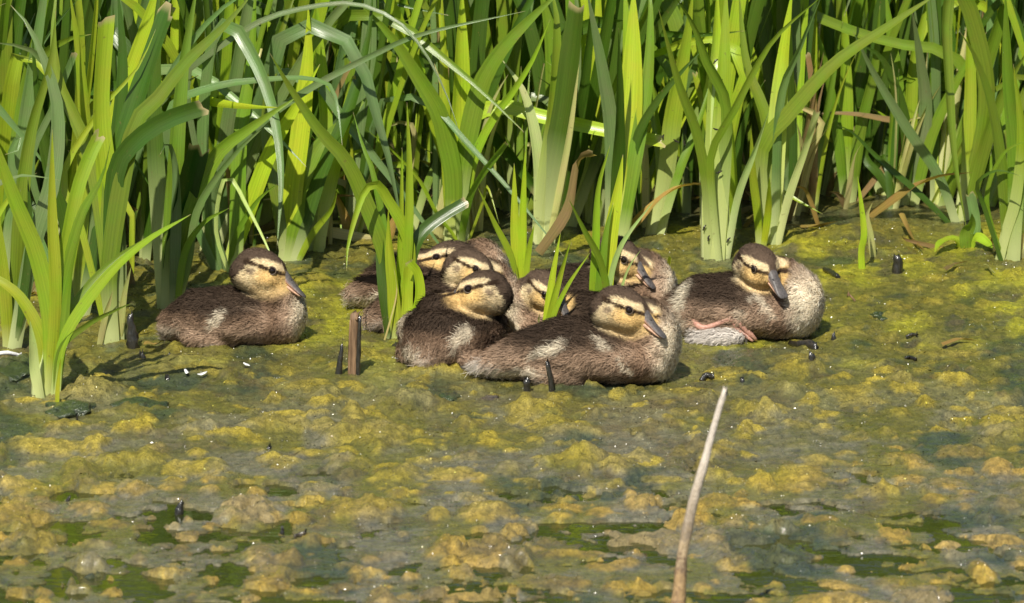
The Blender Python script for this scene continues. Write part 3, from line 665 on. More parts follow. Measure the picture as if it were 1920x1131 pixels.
# reeds standing deeper in the bed: same build, growing at random places behind the traced ones
def random_plant(x, y, hgt, seed, label, group, tones, wmin=0.016, wmax=0.030):
    g = np.random.default_rng(seed); b = np.array([x, y, -0.01])
    root = empty('reed_plant', b); tag(root, label, 'reed', group)
    fan = g.uniform(-0.6, 0.6); nl = int(g.integers(6, 10))
    lean = g.normal(0, 0.14)
    sw = g.uniform(0.008, 0.014) * min(1, hgt / 0.6)
    add_stem(root, b, [b, b + np.array([lean * 0.1, 0, 0.10]) * min(1, hgt / 0.6), b + np.array([lean * 0.25, 0, 0.22]) * min(1, hgt / 0.6)], [sw, sw * 0.95, sw * 0.6], ['pale', 'bright', 'mid', 'straw'][int(g.integers(4))])
    for i in range(nl):
        side = (i / (nl - 1) - 0.5) * 2 + g.uniform(-0.2, 0.2)
        L = hgt * g.uniform(0.65, 1.05); th0 = lean + side * 0.14; bend = side * g.uniform(0.1, 0.8) + g.uniform(-0.3, 0.3); kink = g.integers(3, 7) if g.random() < 0.14 else 99; ks = g.choice([-1, 1]) * g.uniform(1.6, 2.6)
        if g.random() < 0.18: bend *= 3.2
        az = fan + g.uniform(-0.4, 0.4)
        if g.random() < 0.2: az += 1.2
        pts = [b + np.array([side * sw * 0.4, -0.004 * i, 0])]; p = pts[0].copy()
        for k in range(8):
            u = (k + 0.5) / 8; th = th0 + bend * u ** 2.2 + (ks * min(1, (k - kink + 1) * 0.6) if k >= kink else 0)
            h = math.sin(th) * L / 8; p = p + np.array([h * math.cos(az), h * math.sin(az), math.cos(th) * L / 8]); pts.append(p.copy())
        yaw = g.uniform(-0.7, 0.7) + (0.0 if g.random() < 0.8 else 0.9)
        add_leaf(root, b, pts, g.uniform(wmin, wmax), tones[int(g.integers(len(tones)))], g.uniform(0.06, 0.30), tip='cut' if g.random() < 0.07 else 'point',
                 face=(math.sin(yaw), -math.cos(yaw), 0.25), twist=(0, g.uniform(-0.7, 0.7)), seed=seed * 10 + i, n=14)
    return root

def yfront(x):     # where the reed bed begins, as seen along the photograph
    return float(np.interp(x, [-0.95, -0.62, -0.45, -0.30, -0.2, 0.0, 0.3, 0.5, 0.7, 0.95], [-0.20, -0.02, 0.10, 0.25, 0.31, 0.35, 0.37, 0.52, 0.50, 0.37]))
MARKS = [(-0.60, 'the lone reed clump'), (-0.50, 'the ragged tipped reed'), (-0.42, 'the dark broad cut reed'), (-0.33, 'the tawny cheeked duckling'), (-0.25, 'the sunlit straight leaf'), (-0.15, 'the green leafy clump'), (-0.07, 'the glowing yellow green stalk'),
         (0.05, 'the broken brown stalk'), (0.13, 'the bright shoot'), (0.19, 'the dull based reed'), (0.26, 'the fly dotted whitish stalk'), (0.33, 'the reed with a leaning leaf'), (0.43, 'the reed by the arching brown leaf'), (0.51, 'the dark footed reed'), (0.57, 'the long hanging leaf'), (0.66, 'the pale stalk bundle')]
def mark(x, y):
    xs_ = x * 8.0 / (8.0 + y)
    return min(MARKS, key=lambda m: abs(m[0] - xs_))[1]
k = 0; TW = {'lime': 'yellow green', 'bright': 'bright green', 'mid': 'green', 'dark': 'dark green', 'blue': 'blue green', 'brown': 'browning', 'straw': 'straw coloured', 'deep': 'very dark green'}
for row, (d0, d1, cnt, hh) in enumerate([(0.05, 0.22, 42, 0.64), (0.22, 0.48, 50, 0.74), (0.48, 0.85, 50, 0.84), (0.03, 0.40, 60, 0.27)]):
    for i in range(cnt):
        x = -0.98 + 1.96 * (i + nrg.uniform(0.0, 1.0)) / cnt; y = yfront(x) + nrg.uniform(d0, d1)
        tones = (['bright', 'mid', 'lime', 'blue', 'dark', 'mid', 'dark'], ['mid', 'bright', 'dark', 'dark', 'blue'], ['mid', 'dark', 'dark', 'deep', 'bright'], ['mid', 'brown', 'dark', 'bright', 'straw'])[row]  # deeper rows get darker tints, shade inside the bed put into leaf colour
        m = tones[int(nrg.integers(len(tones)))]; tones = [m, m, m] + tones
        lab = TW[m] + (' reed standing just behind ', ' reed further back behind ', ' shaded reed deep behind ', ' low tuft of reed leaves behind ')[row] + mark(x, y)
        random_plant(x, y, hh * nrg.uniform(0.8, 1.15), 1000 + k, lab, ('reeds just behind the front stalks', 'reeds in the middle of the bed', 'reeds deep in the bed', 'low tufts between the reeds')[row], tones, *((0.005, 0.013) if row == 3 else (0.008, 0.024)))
        k += 1

def reed_mass():      # the far side of the bed, seen only as a mass through the gaps
    VV, FF, UU, CC = [], [], [], []; n0 = 0; g = np.random.default_rng(77)
    for i in range(1500):
        x = g.uniform(-1.6, 1.6); y = g.uniform(1.3, 2.8); L = g.uniform(0.6, 1.15); az = g.uniform(0, 6.28); be = g.uniform(0.05, 0.7)
        zb = -0.03 + 0.42 * float(sst(y, 1.5, 3.4)); p = np.array([x, y, zb]); pts = [p.copy()]
        for j in range(5):
            th = 0.05 + be * ((j + .5) / 5) ** 2; p = p + np.array([math.sin(th) * math.cos(az), math.sin(th) * math.sin(az), math.cos(th)]) * L / 5; pts.append(p.copy())
        yaw = g.uniform(-0.8, 0.8)
        V, F, U = leaf_mesh(pts, g.uniform(0.014, 0.028), n=7, face=(math.sin(yaw), -math.cos(yaw), 0.2), seed=i)
        VV.append(V); UU.append(U); FF += [tuple(a + n0 for a in f) for f in F]; n0 += len(V)
    o = link('reed_mass', mesh_np('reed_mass', np.vstack(VV), FF, np.vstack(UU)), M['leaf'])
    o.color = (*GREEN['dark'], 0.1); tag(o, 'far dark green mass of reed leaves behind the bed', 'reeds', kind='stuff')  # dark tint adds to the shade seen through the gaps
reed_mass()

# dead leaves lying and leaning between the reed feet
def dead_leaf(P, w, colour, label, group=None, seed=0, tip='point', name='dead_leaf'):
    P = [np.asarray(p, float) for p in P]; b = P[0].copy()
    V, F, U = leaf_mesh(P, w, tip=tip, face=(0.2, -0.8, 0.6), twist=(0, 0.8, 1.6), n=12, seed=seed, wrap=(0.2, -0.3))
    o = link(name, mesh_np(name, V - b, F, U), M['deadleaf'], origin=b); c = np.array(GREEN[colour]) * nrg.uniform(0.7, 1.1); o.color = (*c, 0.2)
    tag(o, label, 'dead leaf', group); return o
for i in range(170):
    x = nrg.uniform(-0.9, 0.9); y = yfront(x) + nrg.uniform(-0.02, 0.5); a = nrg.uniform(-1.2, 1.2); L = nrg.uniform(0.08, 0.28); el = nrg.uniform(0.05, 1.35)
    p0 = np.array([x, y, 0.004]); d = np.array([math.sin(a) * math.cos(el), -0.4 * math.cos(el), math.sin(el)])
    p1 = p0 + d * L * 0.5; p2 = p0 + d * L * 0.85 + np.array([0, 0, -0.25 * L * math.sin(el)]) + nrg.uniform(-0.01, 0.01, 3)
    p2[2] = max(p2[2], 0.006)
    dead_leaf([p0, p1, p2], nrg.uniform(0.006, 0.016), ['brown', 'straw', 'orange', 'brown', 'straw'][i % 5], ['withered brown', 'withered straw coloured', 'withered orange', 'withered brown', 'withered straw coloured'][i % 5] + ' leaf among the reed feet behind ' + mark(x, y), 'withered leaves between the reed feet', i)

def gl(pts, dz=0.006):
    out = []
    for q in pts:
        p = ground(q[0], q[1]); p = at(q[0], q[1], p[1]); p[2] = surf(p[0], p[1]) + (q[2] if len(q) > 2 else dz); out.append(p)
    return out
dead_leaf(gl([(272, 664), (290, 668), (306, 665)]), 0.008, 'orange', 'small orange leaf scrap beside the tail of the tawny cheeked duckling', seed=301)
dead_leaf(gl([(1690, 447, .02), (1712, 470), (1735, 492)]), 0.010, 'orange', 'curled orange brown leaf crossing the mat by the bent leaf tuft', seed=302)
dead_leaf(gl([(1900, 455, .03), (1880, 490), (1850, 500)]), 0.010, 'brown', 'twisted brown leaf at the foot of the pale stalk bundle', seed=303)
dead_leaf(gl([(1770, 528), (1790, 518), (1815, 512)]), 0.007, 'brown', 'flat rusty leaf half sunk in algae in front of the bent leaf tuft', seed=304)
dead_leaf(gl([(1848, 520), (1856, 530), (1866, 538)]), 0.008, 'straw', 'short tan leaf tip half sunk in algae by the pale stalk bundle', seed=305)
dead_leaf(gl([(1765, 668), (1800, 662), (1835, 668)]), 0.006, 'orange', 'thin tan leaf floating flat in the open algae near a black flake', seed=306)
dead_leaf([at(1010, 474, 0.225), at(1062, 398, 0.215), at(1078, 320, 0.21), at(1086, 296, 0.20), at(1112, 286, 0.18)], 0.016, 'brown', 'broken brown reed stalk bent over at its orange top', seed=307, tip='cut', name='broken_stalk')
for j, (pts, cc) in enumerate([([(-5, 560), (20, 620), (38, 672)], 'brown'), ([(-5, 610), (20, 655), (30, 676)], 'straw'), ([(0, 650), (12, 668), (26, 672)], 'orange')]):
    dead_leaf([at(px, py, -0.20 - 0.01 * j) for px, py in pts], 0.007, cc, ['dark brown stem leaning beside the foot of the lone clump', 'straw coloured stem leaning beside the foot of the lone clump', 'short orange stem leaning beside the foot of the lone clump'][j], seed=310 + j, name='withered_reed')

# ------------------------------------------------------------------ ducklings
DK = np.array([0.040, 0.027, 0.018]); BR = np.array([0.150, 0.096, 0.060]); TAN = np.array([0.40, 0.285, 0.195]); CRM = np.array([0.68, 0.60, 0.45])
BUF = np.array([0.60, 0.41, 0.165]); PALEBUF = np.array([0.62, 0.50, 0.30]); CROWN = np.array([0.098, 0.068, 0.047]); STRIPE = np.array([0.040, 0.024, 0.014]); WHT = np.array([0.74, 0.70, 0.62])

SECT = [(-.128, .022, .005, .004), (-.118, .026, .018, .010), (-.104, .031, .029, .019), (-.08, .039, .044, .032), (-.045, .0445, .055, .043), (-.01, .046, .059, .0455), (.025, .043, .057, .042), (.055, .038, .05, .037), (.08, .034, .03, .028), (.09, .034, .012, .012)]
def body_blobs(bm, sc, plump=0.0, zs=1.0):
    rings = []
    for x, zc, ry, rz in SECT:
        if x < -.05: f = plump * min(1.0, (-.05 - x) / .04); x = x + f * .022; rz = rz + f * .012; zc = zc + f * .009; ry = ry + f * .008
        ring = [bm.verts.new((x * sc, math.cos(a) * ry * sc, (zc + math.sin(a) * rz) * sc * zs)) for a in np.linspace(0, 2 * math.pi, 20, endpoint=False)]
        rings.append(ring)
    for a, b in zip(rings[:-1], rings[1:]):
        for i in range(20): bm.faces.new((a[i], b[i], b[(i + 1) % 20], a[(i + 1) % 20]))
    bm.faces.new(rings[0]); bm.faces.new(rings[-1][::-1])

def blob(bm, c, semi, rot=None, sub=3):
    m = Matrix.Translation(Vector(c)) @ (rot.to_4x4() if rot is not None else Matrix.Identity(4)) @ Matrix.Diagonal((*semi, 1.0))
    bmesh.ops.create_icosphere(bm, subdivisions=sub, radius=1.0, matrix=m)

def duckling(label, bpx, yaw, eye_px, eye_dy, hyaw, hpitch, sc=1.0, hs=1.0, hairs=20000, seed=1, spots=(), hroll=0.0, tail_up=0.0, breast=(1, 1, 1), pale=0.0, legs=None, flank=0.0, lift=0.0, plump=0.0, lobe=None, zs=0.9, tuck=False):
    g = np.random.default_rng(seed)
    o3 = ground(*bpx); base = Vector((o3[0], o3[1], 0.003 + lift))
    root = empty('duckling', base, yaw); tag(root, label, 'duckling', 'mallard ducklings resting on the algae')
    Rz = Matrix.Rotation(yaw, 3, 'Z'); inv = Rz.transposed()
    # head frame in body frame: forward, left, up
    Rh = inv @ Matrix.Rotation(hyaw, 3, 'Z') @ Matrix.Rotation(-hpitch, 3, 'Y')
    near = 1.0 if (Rz @ Rh @ Vector((0, 1, 0))).y < 0 else -1.0
    Rh = Rh @ Matrix.Rotation(near * hroll, 3, 'X')
    H = inv @ (Vector(at(*eye_px, base.y + eye_dy)) - base) - Rh @ Vector((.0105, near * .0245, .003)) * hs        # head centre, body frame
    bm = bmesh.new(); body_blobs(bm, sc, plump, zs)
    if lobe: blob(bm, lobe[0], lobe[1], Matrix.Rotation(-0.12, 3, 'Y'))
    bc = Vector((.060 * sc, 0, .046 * sc)); blob(bm, bc, (.037 * sc * breast[0], .037 * sc * breast[1], .043 * sc * breast[2]))
    for s in (-1, 1):
        blob(bm, (-.012 * sc, s * .047 * sc, .046 * sc * zs), (.052 * sc, .017 * sc, .026 * sc * zs), Matrix.Rotation(0.12, 3, 'Y'))
        blob(bm, (-.035 * sc, s * .040 * sc, .021 * sc), (.040 * sc, .020 * sc, .020 * sc))
    nb = bc + Vector((-.004 * sc, 0, .016 * sc)); Hn = H + Rh @ Vector((-.010 * hs, 0, -.012 * hs))
    for i in range(9):
        u = i / 8; p = nb.lerp(Hn, u) + Vector((0.010 * sc * math.sin(math.pi * u), 0, 0)); r = (.034 * (1 - u) + .024 * u) * (sc * (1 - u) + hs * u); blob(bm, p, (r, r, r), sub=2)
    hb = lambda c, s: blob(bm, H + Rh @ Vector([q * hs for q in c]), [q * hs for q in s], Rh)
    hb((-.005, 0, .000), (.0335, .0258, .0228)); hb((.001, 0, -.010), (.0285, .0262, .0200)); hb((.019, 0, -.004), (.0155, .0135, .0128)); hb((-.018, 0, -.012), (.024, .024, .024))
    if tuck:      # back feathers closing over a tucked bill
        blob(bm, H + Rh @ Vector((.052 * hs, -near * .002, -.010 * hs)), (.030 * hs, .022 * hs, .019 * hs), Rh)
    me = bpy.data.meshes.new('tmp'); bm.to_mesh(me); bm.free()
    ob = bpy.data.objects.new('tmp', me); col.objects.link(ob)
    rm = ob.modifiers.new('r', 'REMESH'); rm.mode = 'VOXEL'; rm.voxel_size = 0.0026
    sm = ob.modifiers.new('s', 'SMOOTH'); sm.factor = 0.5; sm.iterations = 7
    dg = bpy.context.evaluated_depsgraph_get(); ev = ob.evaluated_get(dg)
    me2 = bpy.data.meshes.new_from_object(ev); bpy.data.objects.remove(ob); bpy.data.meshes.remove(me)
    me2.name = 'body'
    nv = len(me2.vertices); V = np.empty(nv * 3, np.float32); me2.vertices.foreach_get('co', V); V = V.reshape(-1, 3).astype(float)
    NV = np.empty(nv * 3, np.float32); me2.vertices.foreach_get('normal', NV); NV = NV.reshape(-1, 3).astype(float)
    # --- markings
    RhN = np.array(Rh); Hc = np.array(H)
    def heads(P): return ((P - Hc) @ RhN) / hs
    def paint(P, N):
        q = P / sc; h = heads(P); n = len(P)
        wob = vnoise(q[:, 0] * 90, q[:, 1] * 90, q[:, 2] * 90, seed) * 0.004; wob2 = vnoise(q[:, 0] * 260, q[:, 1] * 260, q[:, 2] * 260, seed + 3)
        z = q[:, 2] / zs + wob; x = q[:, 0] + wob; y = q[:, 1]
        C = np.broadcast_to(DK, (n, 3)).copy()
        # flank browns towards the belly, pale belly, pale tail tip
        C = mix(C, BR, sst(z, .070, .050)); C = mix(C, TAN * 0.95, sst(z, .052 + flank, .024 + flank) * (0.6 + 0.35 * sst(wob2, -.3, .5)))
        C = mix(C, WHT * 0.8, sst(z, .018, .006) * 0.6)
        C = mix(C, TAN, sst(x, -.098, -.120) * 0.6); C = mix(C, WHT * 0.95, sst(x, -.088, -.118) * sst(z, .034, .020) * 0.9)
        # breast and neck
        br = sst(x, .040, .068) * sst(z, .120, .07)
        C = mix(C, BR * 1.35, sst(x, .028, .05) * 0.8)
        fr = np.clip((x - .052) / .045, 0, 1)
        C = mix(C, TAN * 1.15, br * sst(fr, 0.0, .45) * (0.75 + 0.25 * pale)); C = mix(C, CRM * 1.05, br * sst(fr + .55 * pale + wob * 10, .42, .95) * 0.95)
        # the wing stub: a soft fringe of lighter streaks
        wing = np.abs(((x + .012) / .056) ** 2 + ((z - .050) / .024) ** 2 - 1)
        C = mix(C, TAN * 0.95, np.exp(-(wing / .16) ** 2) * sst(x, -.02, .03) * sst(np.abs(y), .03, .05) * (0.35 + 0.3 * sst(wob2, 0, .5)))
        for (sx, sy, sz, lx, lz, ang, amt) in spots:
            dx = x - sx; dz = (z - sz) if abs(sy) == 1 else (y - sz)
            ca, sa = math.cos(ang), math.sin(ang); a = dx * ca + dz * sa; b = -dx * sa + dz * ca
            d = (a / lx) ** 2 + (b / lz) ** 2 + wob2 * 0.35
            on = sst(d + g.normal(0, .22, n), 1.5, .35) * (sst(y * sy, .0, .012) if abs(sy) == 1 else sst(N[:, 2], .1, .4))
            C = mix(C, CRM * 0.9, on * amt)
        # head
        F = h[:, 0] - .010; U = h[:, 2] - .003; Lt = h[:, 1]
        hd = np.linalg.norm(h / np.array([.040, .034, .034]), axis=1)
        inh = sst(hd, 1.30, 1.02)
        w2 = wob2 * 0.0006; U = U + w2; F = F + w2
        side = sst(np.abs(Lt), .004, .010)
        K = mix(np.broadcast_to(BUF, (n, 3)), PALEBUF, sst(F, -.004, -.026))
        K = mix(K, PALEBUF * 1.05, sst(U, -.014, -.024) * 0.5); K = mix(K, BUF * 0.9, sst(F, .004, .014) * 0.4)
        ear = ((F + .0235) / .0052) ** 2 + ((U + .0105) / .0050) ** 2; K = mix(K, CROWN * 1.3, sst(ear, 1.6, .35) * 0.8)
        # crown cap with pale brow below it
        cap = .0108 - .10 * np.clip(F - .002, 0, 1) - 260 * np.clip(F + .006, -1, 0) ** 2 * .05
        cap = np.where(F < -.026, cap - (-.026 - F) * 1.7, cap)
        sup = sst(U, .0022, .0034); K = mix(K, PALEBUF * 1.02, sup * sst(F, -.034, -.026))
        K = mix(K, CROWN, np.maximum(sst(U - cap, -.0014, .0016), sst(np.abs(Lt), .0075, .0055) * sst(U, -.001, .003)))
        st = (np.abs(U + .02 * np.clip(F, 0, 1)) / np.interp(F, [-.034, -.02, 0, .012, .02], [.0034, .0022, .0026, .0022, .0018]))
        K = mix(K, STRIPE, sst(st, 1.35, .75) * sst(F, -.040, -.034) * sst(np.abs(Lt), .003, .007))
        K = mix(K, CROWN, sst(F, -.036, -.043) * sst(U, -.034, -.024))              # nape
        C = mix(C, K, inh)
        if lobe is not None:
            dl = np.linalg.norm((P - np.array(lobe[0])) / np.array(lobe[1]), axis=1); C = mix(C, np.array([.50, .46, .41]), sst(dl, 1.35, 1.15))
        # neck behind and below the head: brown nape side, buff throat side
        return np.clip(C, 0.005, 0.9), inh, h
    C, inh, h = paint(V, NV)
    a = me2.color_attributes.new('col', 'FLOAT_COLOR', 'POINT'); c4 = np.ones((nv, 4), np.float32); c4[:, :3] = C * 0.85; a.data.foreach_set('color', c4.ravel())
    body = link('body', me2, M['skin'], root)
    # --- down: tens of thousands of soft barbs rooted on the body
    me2.calc_loop_triangles(); nt = len(me2.loop_triangles); T = np.empty(nt * 3, np.int32); me2.loop_triangles.foreach_get('vertices', T); T = T.reshape(-1, 3)
    A = np.linalg.norm(np.cross(V[T[:, 1]] - V[T[:, 0]], V[T[:, 2]] - V[T[:, 0]]), axis=1)
    cen = V[T].mean(1); A = A * (1 + 0.9 * inh[T].mean(1)) * np.where(cen[:, 2] < 0.001, 0.15, 1.0)
    ti = g.choice(nt, hairs, p=A / A.sum()); r1 = np.sqrt(g.random(hairs)); r2 = g.random(hairs)
    wts = np.stack([1 - r1, r1 * (1 - r2), r1 * r2], 1)[..., None]
    P = (V[T[ti]] * wts).sum(1); N = nrm((NV[T[ti]] * wts).sum(1))
    hc, hin, hh = paint(P, N)
    # keep eyes and bill clear
    e = np.array([.0105, .0, .003]); de = np.linalg.norm(np.abs(hh) - np.array([.0105, .0245, .003]), axis=1)
    keep = (de > .0058) & (tuck | ~((hh[:, 0] > .0285) & (np.abs(hh[:, 1]) < .010) & (hh[:, 2] < .010) & (hh[:, 2] > -.018)))
    P, N, hc, hin, hh = P[keep], N[keep], hc[keep], hin[keep], hh[keep]; n = len(P)
    back = np.array([-1.0, 0, -0.22]); hb_ = RhN @ np.array([-1.0, 0, -0.05])
    fl = nrm(back[None] * (1 - hin[:, None]) + hb_[None] * hin[:, None])
    q = P / 0.011
    cl = np.stack([vnoise(q[:, 0], q[:, 1], q[:, 2], seed + k) for k in (11, 12, 13)], 1); q2 = P / 0.004
    cl2 = np.stack([vnoise(q2[:, 0], q2[:, 1], q2[:, 2], seed + k) for k in (14, 15, 16)], 1)
    d = fl + cl * (0.50 - 0.30 * hin[:, None]) + cl2 * (0.22 - 0.12 * hin[:, None]) + g.normal(0, .30, (n, 3))
    d = nrm(d - (d * N).sum(1, keepdims=True) * N)
    liftn = (0.45 + 0.55 * g.random(n) ** 1.5 - 0.10 * hin)[:, None]
    dirn = nrm(d + N * liftn)
    xs_ = P[:, 0] / sc
    ln = np.interp(xs_, [-.13, -.10, -.06, .03, .08], [.017, .013, .0098, .0085, .0075]) * sc
    face = sst(hh[:, 0], -.012, .014)
    ln = ln * (1 - hin) + hin * hs * (.0050 * (1 - face) + .0026 * face)
    ln = ln * g.uniform(.6, 1.45, n); ln = np.where(P[:, 2] < .008, ln * .6, ln)
    wd = (0.00026 + .00012 * (1 - hin)) * g.uniform(.6, 1.4, n)
    B = nrm(np.cross(dirn, N) + g.normal(0, .35, (n, 3)))
    p1 = P + dirn * ln[:, None] * .55; p2 = P + nrm(dirn - N * .28 + g.normal(0, .08, (n, 3))) * ln[:, None]
    p2[:, 2] = np.maximum(p2[:, 2], -0.002)
    W = wd[:, None] * B
    VV = np.stack([P - W - N * .0006, P + W - N * .0006, p1 + W * .8, p1 - W * .8, p2], 1).reshape(-1, 3)
    i0 = np.arange(n) * 5
    F = [f for i in i0.tolist() for f in ((i, i + 1, i + 2, i + 3), (i + 3, i + 2, i + 4))]
    lum = (g.uniform(.75, 1.22, n) + (g.random(n) < .05) * .6)[:, None]; cc = hc * lum
    tipc = cc * 1.35 + np.array([.030, .020, .013]) * (1 - 0.7 * hin[:, None])
    CC = np.stack([cc * .8, cc * .8, cc, cc, tipc], 1).reshape(-1, 3)
    md = mesh_np('down', VV, F, colr=np.clip(CC, 0, .9))
    dn = link('down', md, M['down'], root)
    NN = nrm(N * 0.9 + dirn * 0.2 + cl * 0.22 + g.normal(0, .12, (n, 3)))
    md.normals_split_custom_set_from_vertices(np.repeat(NN, 5, axis=0).tolist())
    dn['kind'] = 'stuff'
    # --- bill
    def hp(f, l, u): return np.array(H + Rh @ Vector((f * hs, l * hs, u * hs)))
    rows = [(.020, -.0015, .0085, .0115), (.028, -.0028, .0084, .0104), (.036, -.0062, .0076, .0084), (.046, -.0104, .0076, .0060), (.056, -.0140, .0086, .0042), (.063, -.0162, .0082, .0032), (.068, -.0176, .0062, .0020), (.0695, -.0180, .002, .0010)]
    VV = []; CC = []; ns = 20
    rows = [(f if f < .028 else .028 + (f - .028) * .84, u if f < .028 else -.0028 + (u + .0028) * .88, w * 1.04, hgt) for f, u, w, hgt in rows]
    for f, u, w, hgt in rows:
        for k in range(ns):
            a = 2 * math.pi * k / ns; cx = math.copysign(abs(math.cos(a)) ** .8, math.cos(a)); cz = math.copysign(abs(math.sin(a)) ** .9, math.sin(a))
            low = cz < -0.05
            VV.append(hp(f, w * cx, u + hgt * cz * (1 if not low else .45)))
            c = np.array([.078, .070, .066]) if cz > .1 else (np.array([.40, .23, .155]) if f < .05 else np.array([.16, .13, .13]))
            if cz <= .1 and cz > -.2 and f > .03: c = np.array([.22, .17, .15])
            if f > .0565: c = np.array([.075, .068, .066])
            CC.append(c * (1 + .15 * g.uniform(-1, 1)))
    FF = [(i * ns + k, i * ns + (k + 1) % ns, (i + 1) * ns + (k + 1) % ns, (i + 1) * ns + k) for i in range(len(rows) - 1) for k in range(ns)] + [tuple((len(rows) - 1) * ns + k for k in range(ns))]
    bl = link('bill', mesh_np('bill', VV, FF, colr=np.array(CC)), M['bill'], root)
    mrows = [(.024, -.0085, .0072, .0045), (.036, -.0118, .0068, .0032), (.048, -.0150, .0066, .0024), (.054, -.0162, .0066, .0018), (.0575, -.0170, .003, .0012)]
    VV = [hp(f, w * math.cos(2 * math.pi * k / 12), u + hgt * math.sin(2 * math.pi * k / 12)) for f, u, w, hgt in mrows for k in range(12)]
    FF = [(i * 12 + k, i * 12 + (k + 1) % 12, (i + 1) * 12 + (k + 1) % 12, (i + 1) * 12 + k) for i in range(len(mrows) - 1) for k in range(12)] + [tuple((len(mrows) - 1) * 12 + k for k in range(12))]
    link('lower_bill', mesh_np('lower_bill', VV, FF, colr=np.tile([.44, .27, .18], (len(VV), 1))), M['bill'], root)
    for s in (-1, 1):
        b2 = bmesh.new(); blob(b2, hp(.0365, s * .0056, -.0008), (.0022 * hs, .0010 * hs, .0011 * hs), Rh, 2)
        mm = bpy.data.meshes.new('nostril'); b2.to_mesh(mm); b2.free(); link('nostril', mm, M['nostril'], bl)
        # where the side of the head really is: drop the eye onto the modelled surface
        tgt = np.array([.0105, s * .0245, .003]); hv = heads(V)
        dd = np.hypot(hv[:, 0] - tgt[0], hv[:, 2] - tgt[2]); cand = (dd < .003) & (hv[:, 1] * s > 0)
        ly = np.median(hv[cand, 1]) if cand.any() else tgt[1]
        b2 = bmesh.new(); bmesh.ops.create_uvsphere(b2, u_segments=20, v_segments=12, radius=.0052 * hs, matrix=Matrix.Translation(Vector(hp(tgt[0], ly - s * .0018, tgt[2]))))
        mm = bpy.data.meshes.new('eye'); b2.to_mesh(mm); b2.free(); eo = link('eye', mm, M['eye'], root)
        ring = [hp(tgt[0] + .0058 * math.cos(a), ly + s * .0008, tgt[2] + .0050 * math.sin(a)) for a in np.linspace(0, 2 * math.pi, 15)]
        TV, TF, TU = tube(ring, .0009 * hs, 6, 20, 1.0, np.array(Rh @ Vector((0, s, 0.01))), cap=False)
        link('eyelid', mesh_np('eyelid', TV, TF), M['lid'], eo)
    if legs: legs(root, base, inv)
    return root

S = lambda x, side, z, lx, lz, ang=0.0, amt=0.9: (x, side, z, lx, lz, ang, amt)

duckling('tawny cheeked duckling sitting apart from the huddle with an orange edged bill', (446, 652), 0.0, (509, 508), -0.034, R(-8), R(-20), 0.85, 0.92, 44000, 11,
         [S(-.024, -1, .056, .017, .009, 0.9, .75), S(-.095, -1, .030, .02, .008, .4, .5)], pale=0.15, plump=1.0, flank=0.008, zs=0.9, hroll=R(8))
duckling('duckling at the rear with bill tucked backwards, half hidden by the green leafy clump', (822, 586), R(6), (818, 483), -0.030, R(176), R(-12), 0.92, 0.88, 24000, 12,
         [S(-.085, -1, .026, .03, .010, .2, .9)], plump=0.3, zs=0.9, hroll=R(10), tuck=True)
duckling('duckling squeezed between two others, bill hidden behind the twisted round one', (846, 628), R(14), (890, 505), -0.044, R(-26), R(-20), 0.90, 0.87, 24000, 13, [S(-.04, -1, .05, .02, .01)], plump=0.5, zs=0.85, hroll=R(10))
duckling('twisted round duckling with pale rump spots, its bill tucked into its back', (856, 683), R(66), (878, 542), -0.042, R(180), R(-14), 0.92, 0.92, 44000, 14,
         [S(-.070, -1, .056, .020, .008, 0.7, .8), S(-.055, 1, .060, .028, .009, 0.6, .85), S(-.100, 1, .030, .02, .014, 0.3, .8)], flank=0.004, plump=1.0, zs=0.92, hroll=R(14), tuck=True)
duckling('small duckling behind a slim green sprout, face lowered towards its own back', (1068, 650), R(176), (1018, 553), -0.045, R(-38), R(-30), 0.82, 0.80, 22000, 15, [S(-.03, 1, .05, .02, .01)], pale=0.3, plump=0.5, zs=0.85)
duckling('dark backed duckling behind the bright shoot with its long grey bill lowered', (1128, 616), R(2), (1168, 488), -0.040, R(-24), R(-26), 0.95, 0.89, 28000, 16, [S(-.06, -1, .05, .02, .01)], pale=0.1, plump=0.5, zs=0.88, hroll=R(4))
duckling('full length duckling lying stretched out, cream wing bar and steel grey bill', (1114, 719), R(-3), (1178, 582), -0.050, R(-22), R(-19), 1.04, 0.93, 50000, 17,
         [S(-.047, -1, .060, .022, .0065, 0.45, .85), S(.012, -1, .066, .014, .004, -0.7, .6), S(.040, -1, .034, .016, .004, -1.0, .85), S(-.085, -1, .022, .04, .009, .15, .9)], pale=0.35, zs=0.78, plump=-0.4, hroll=R(6), flank=0.016)

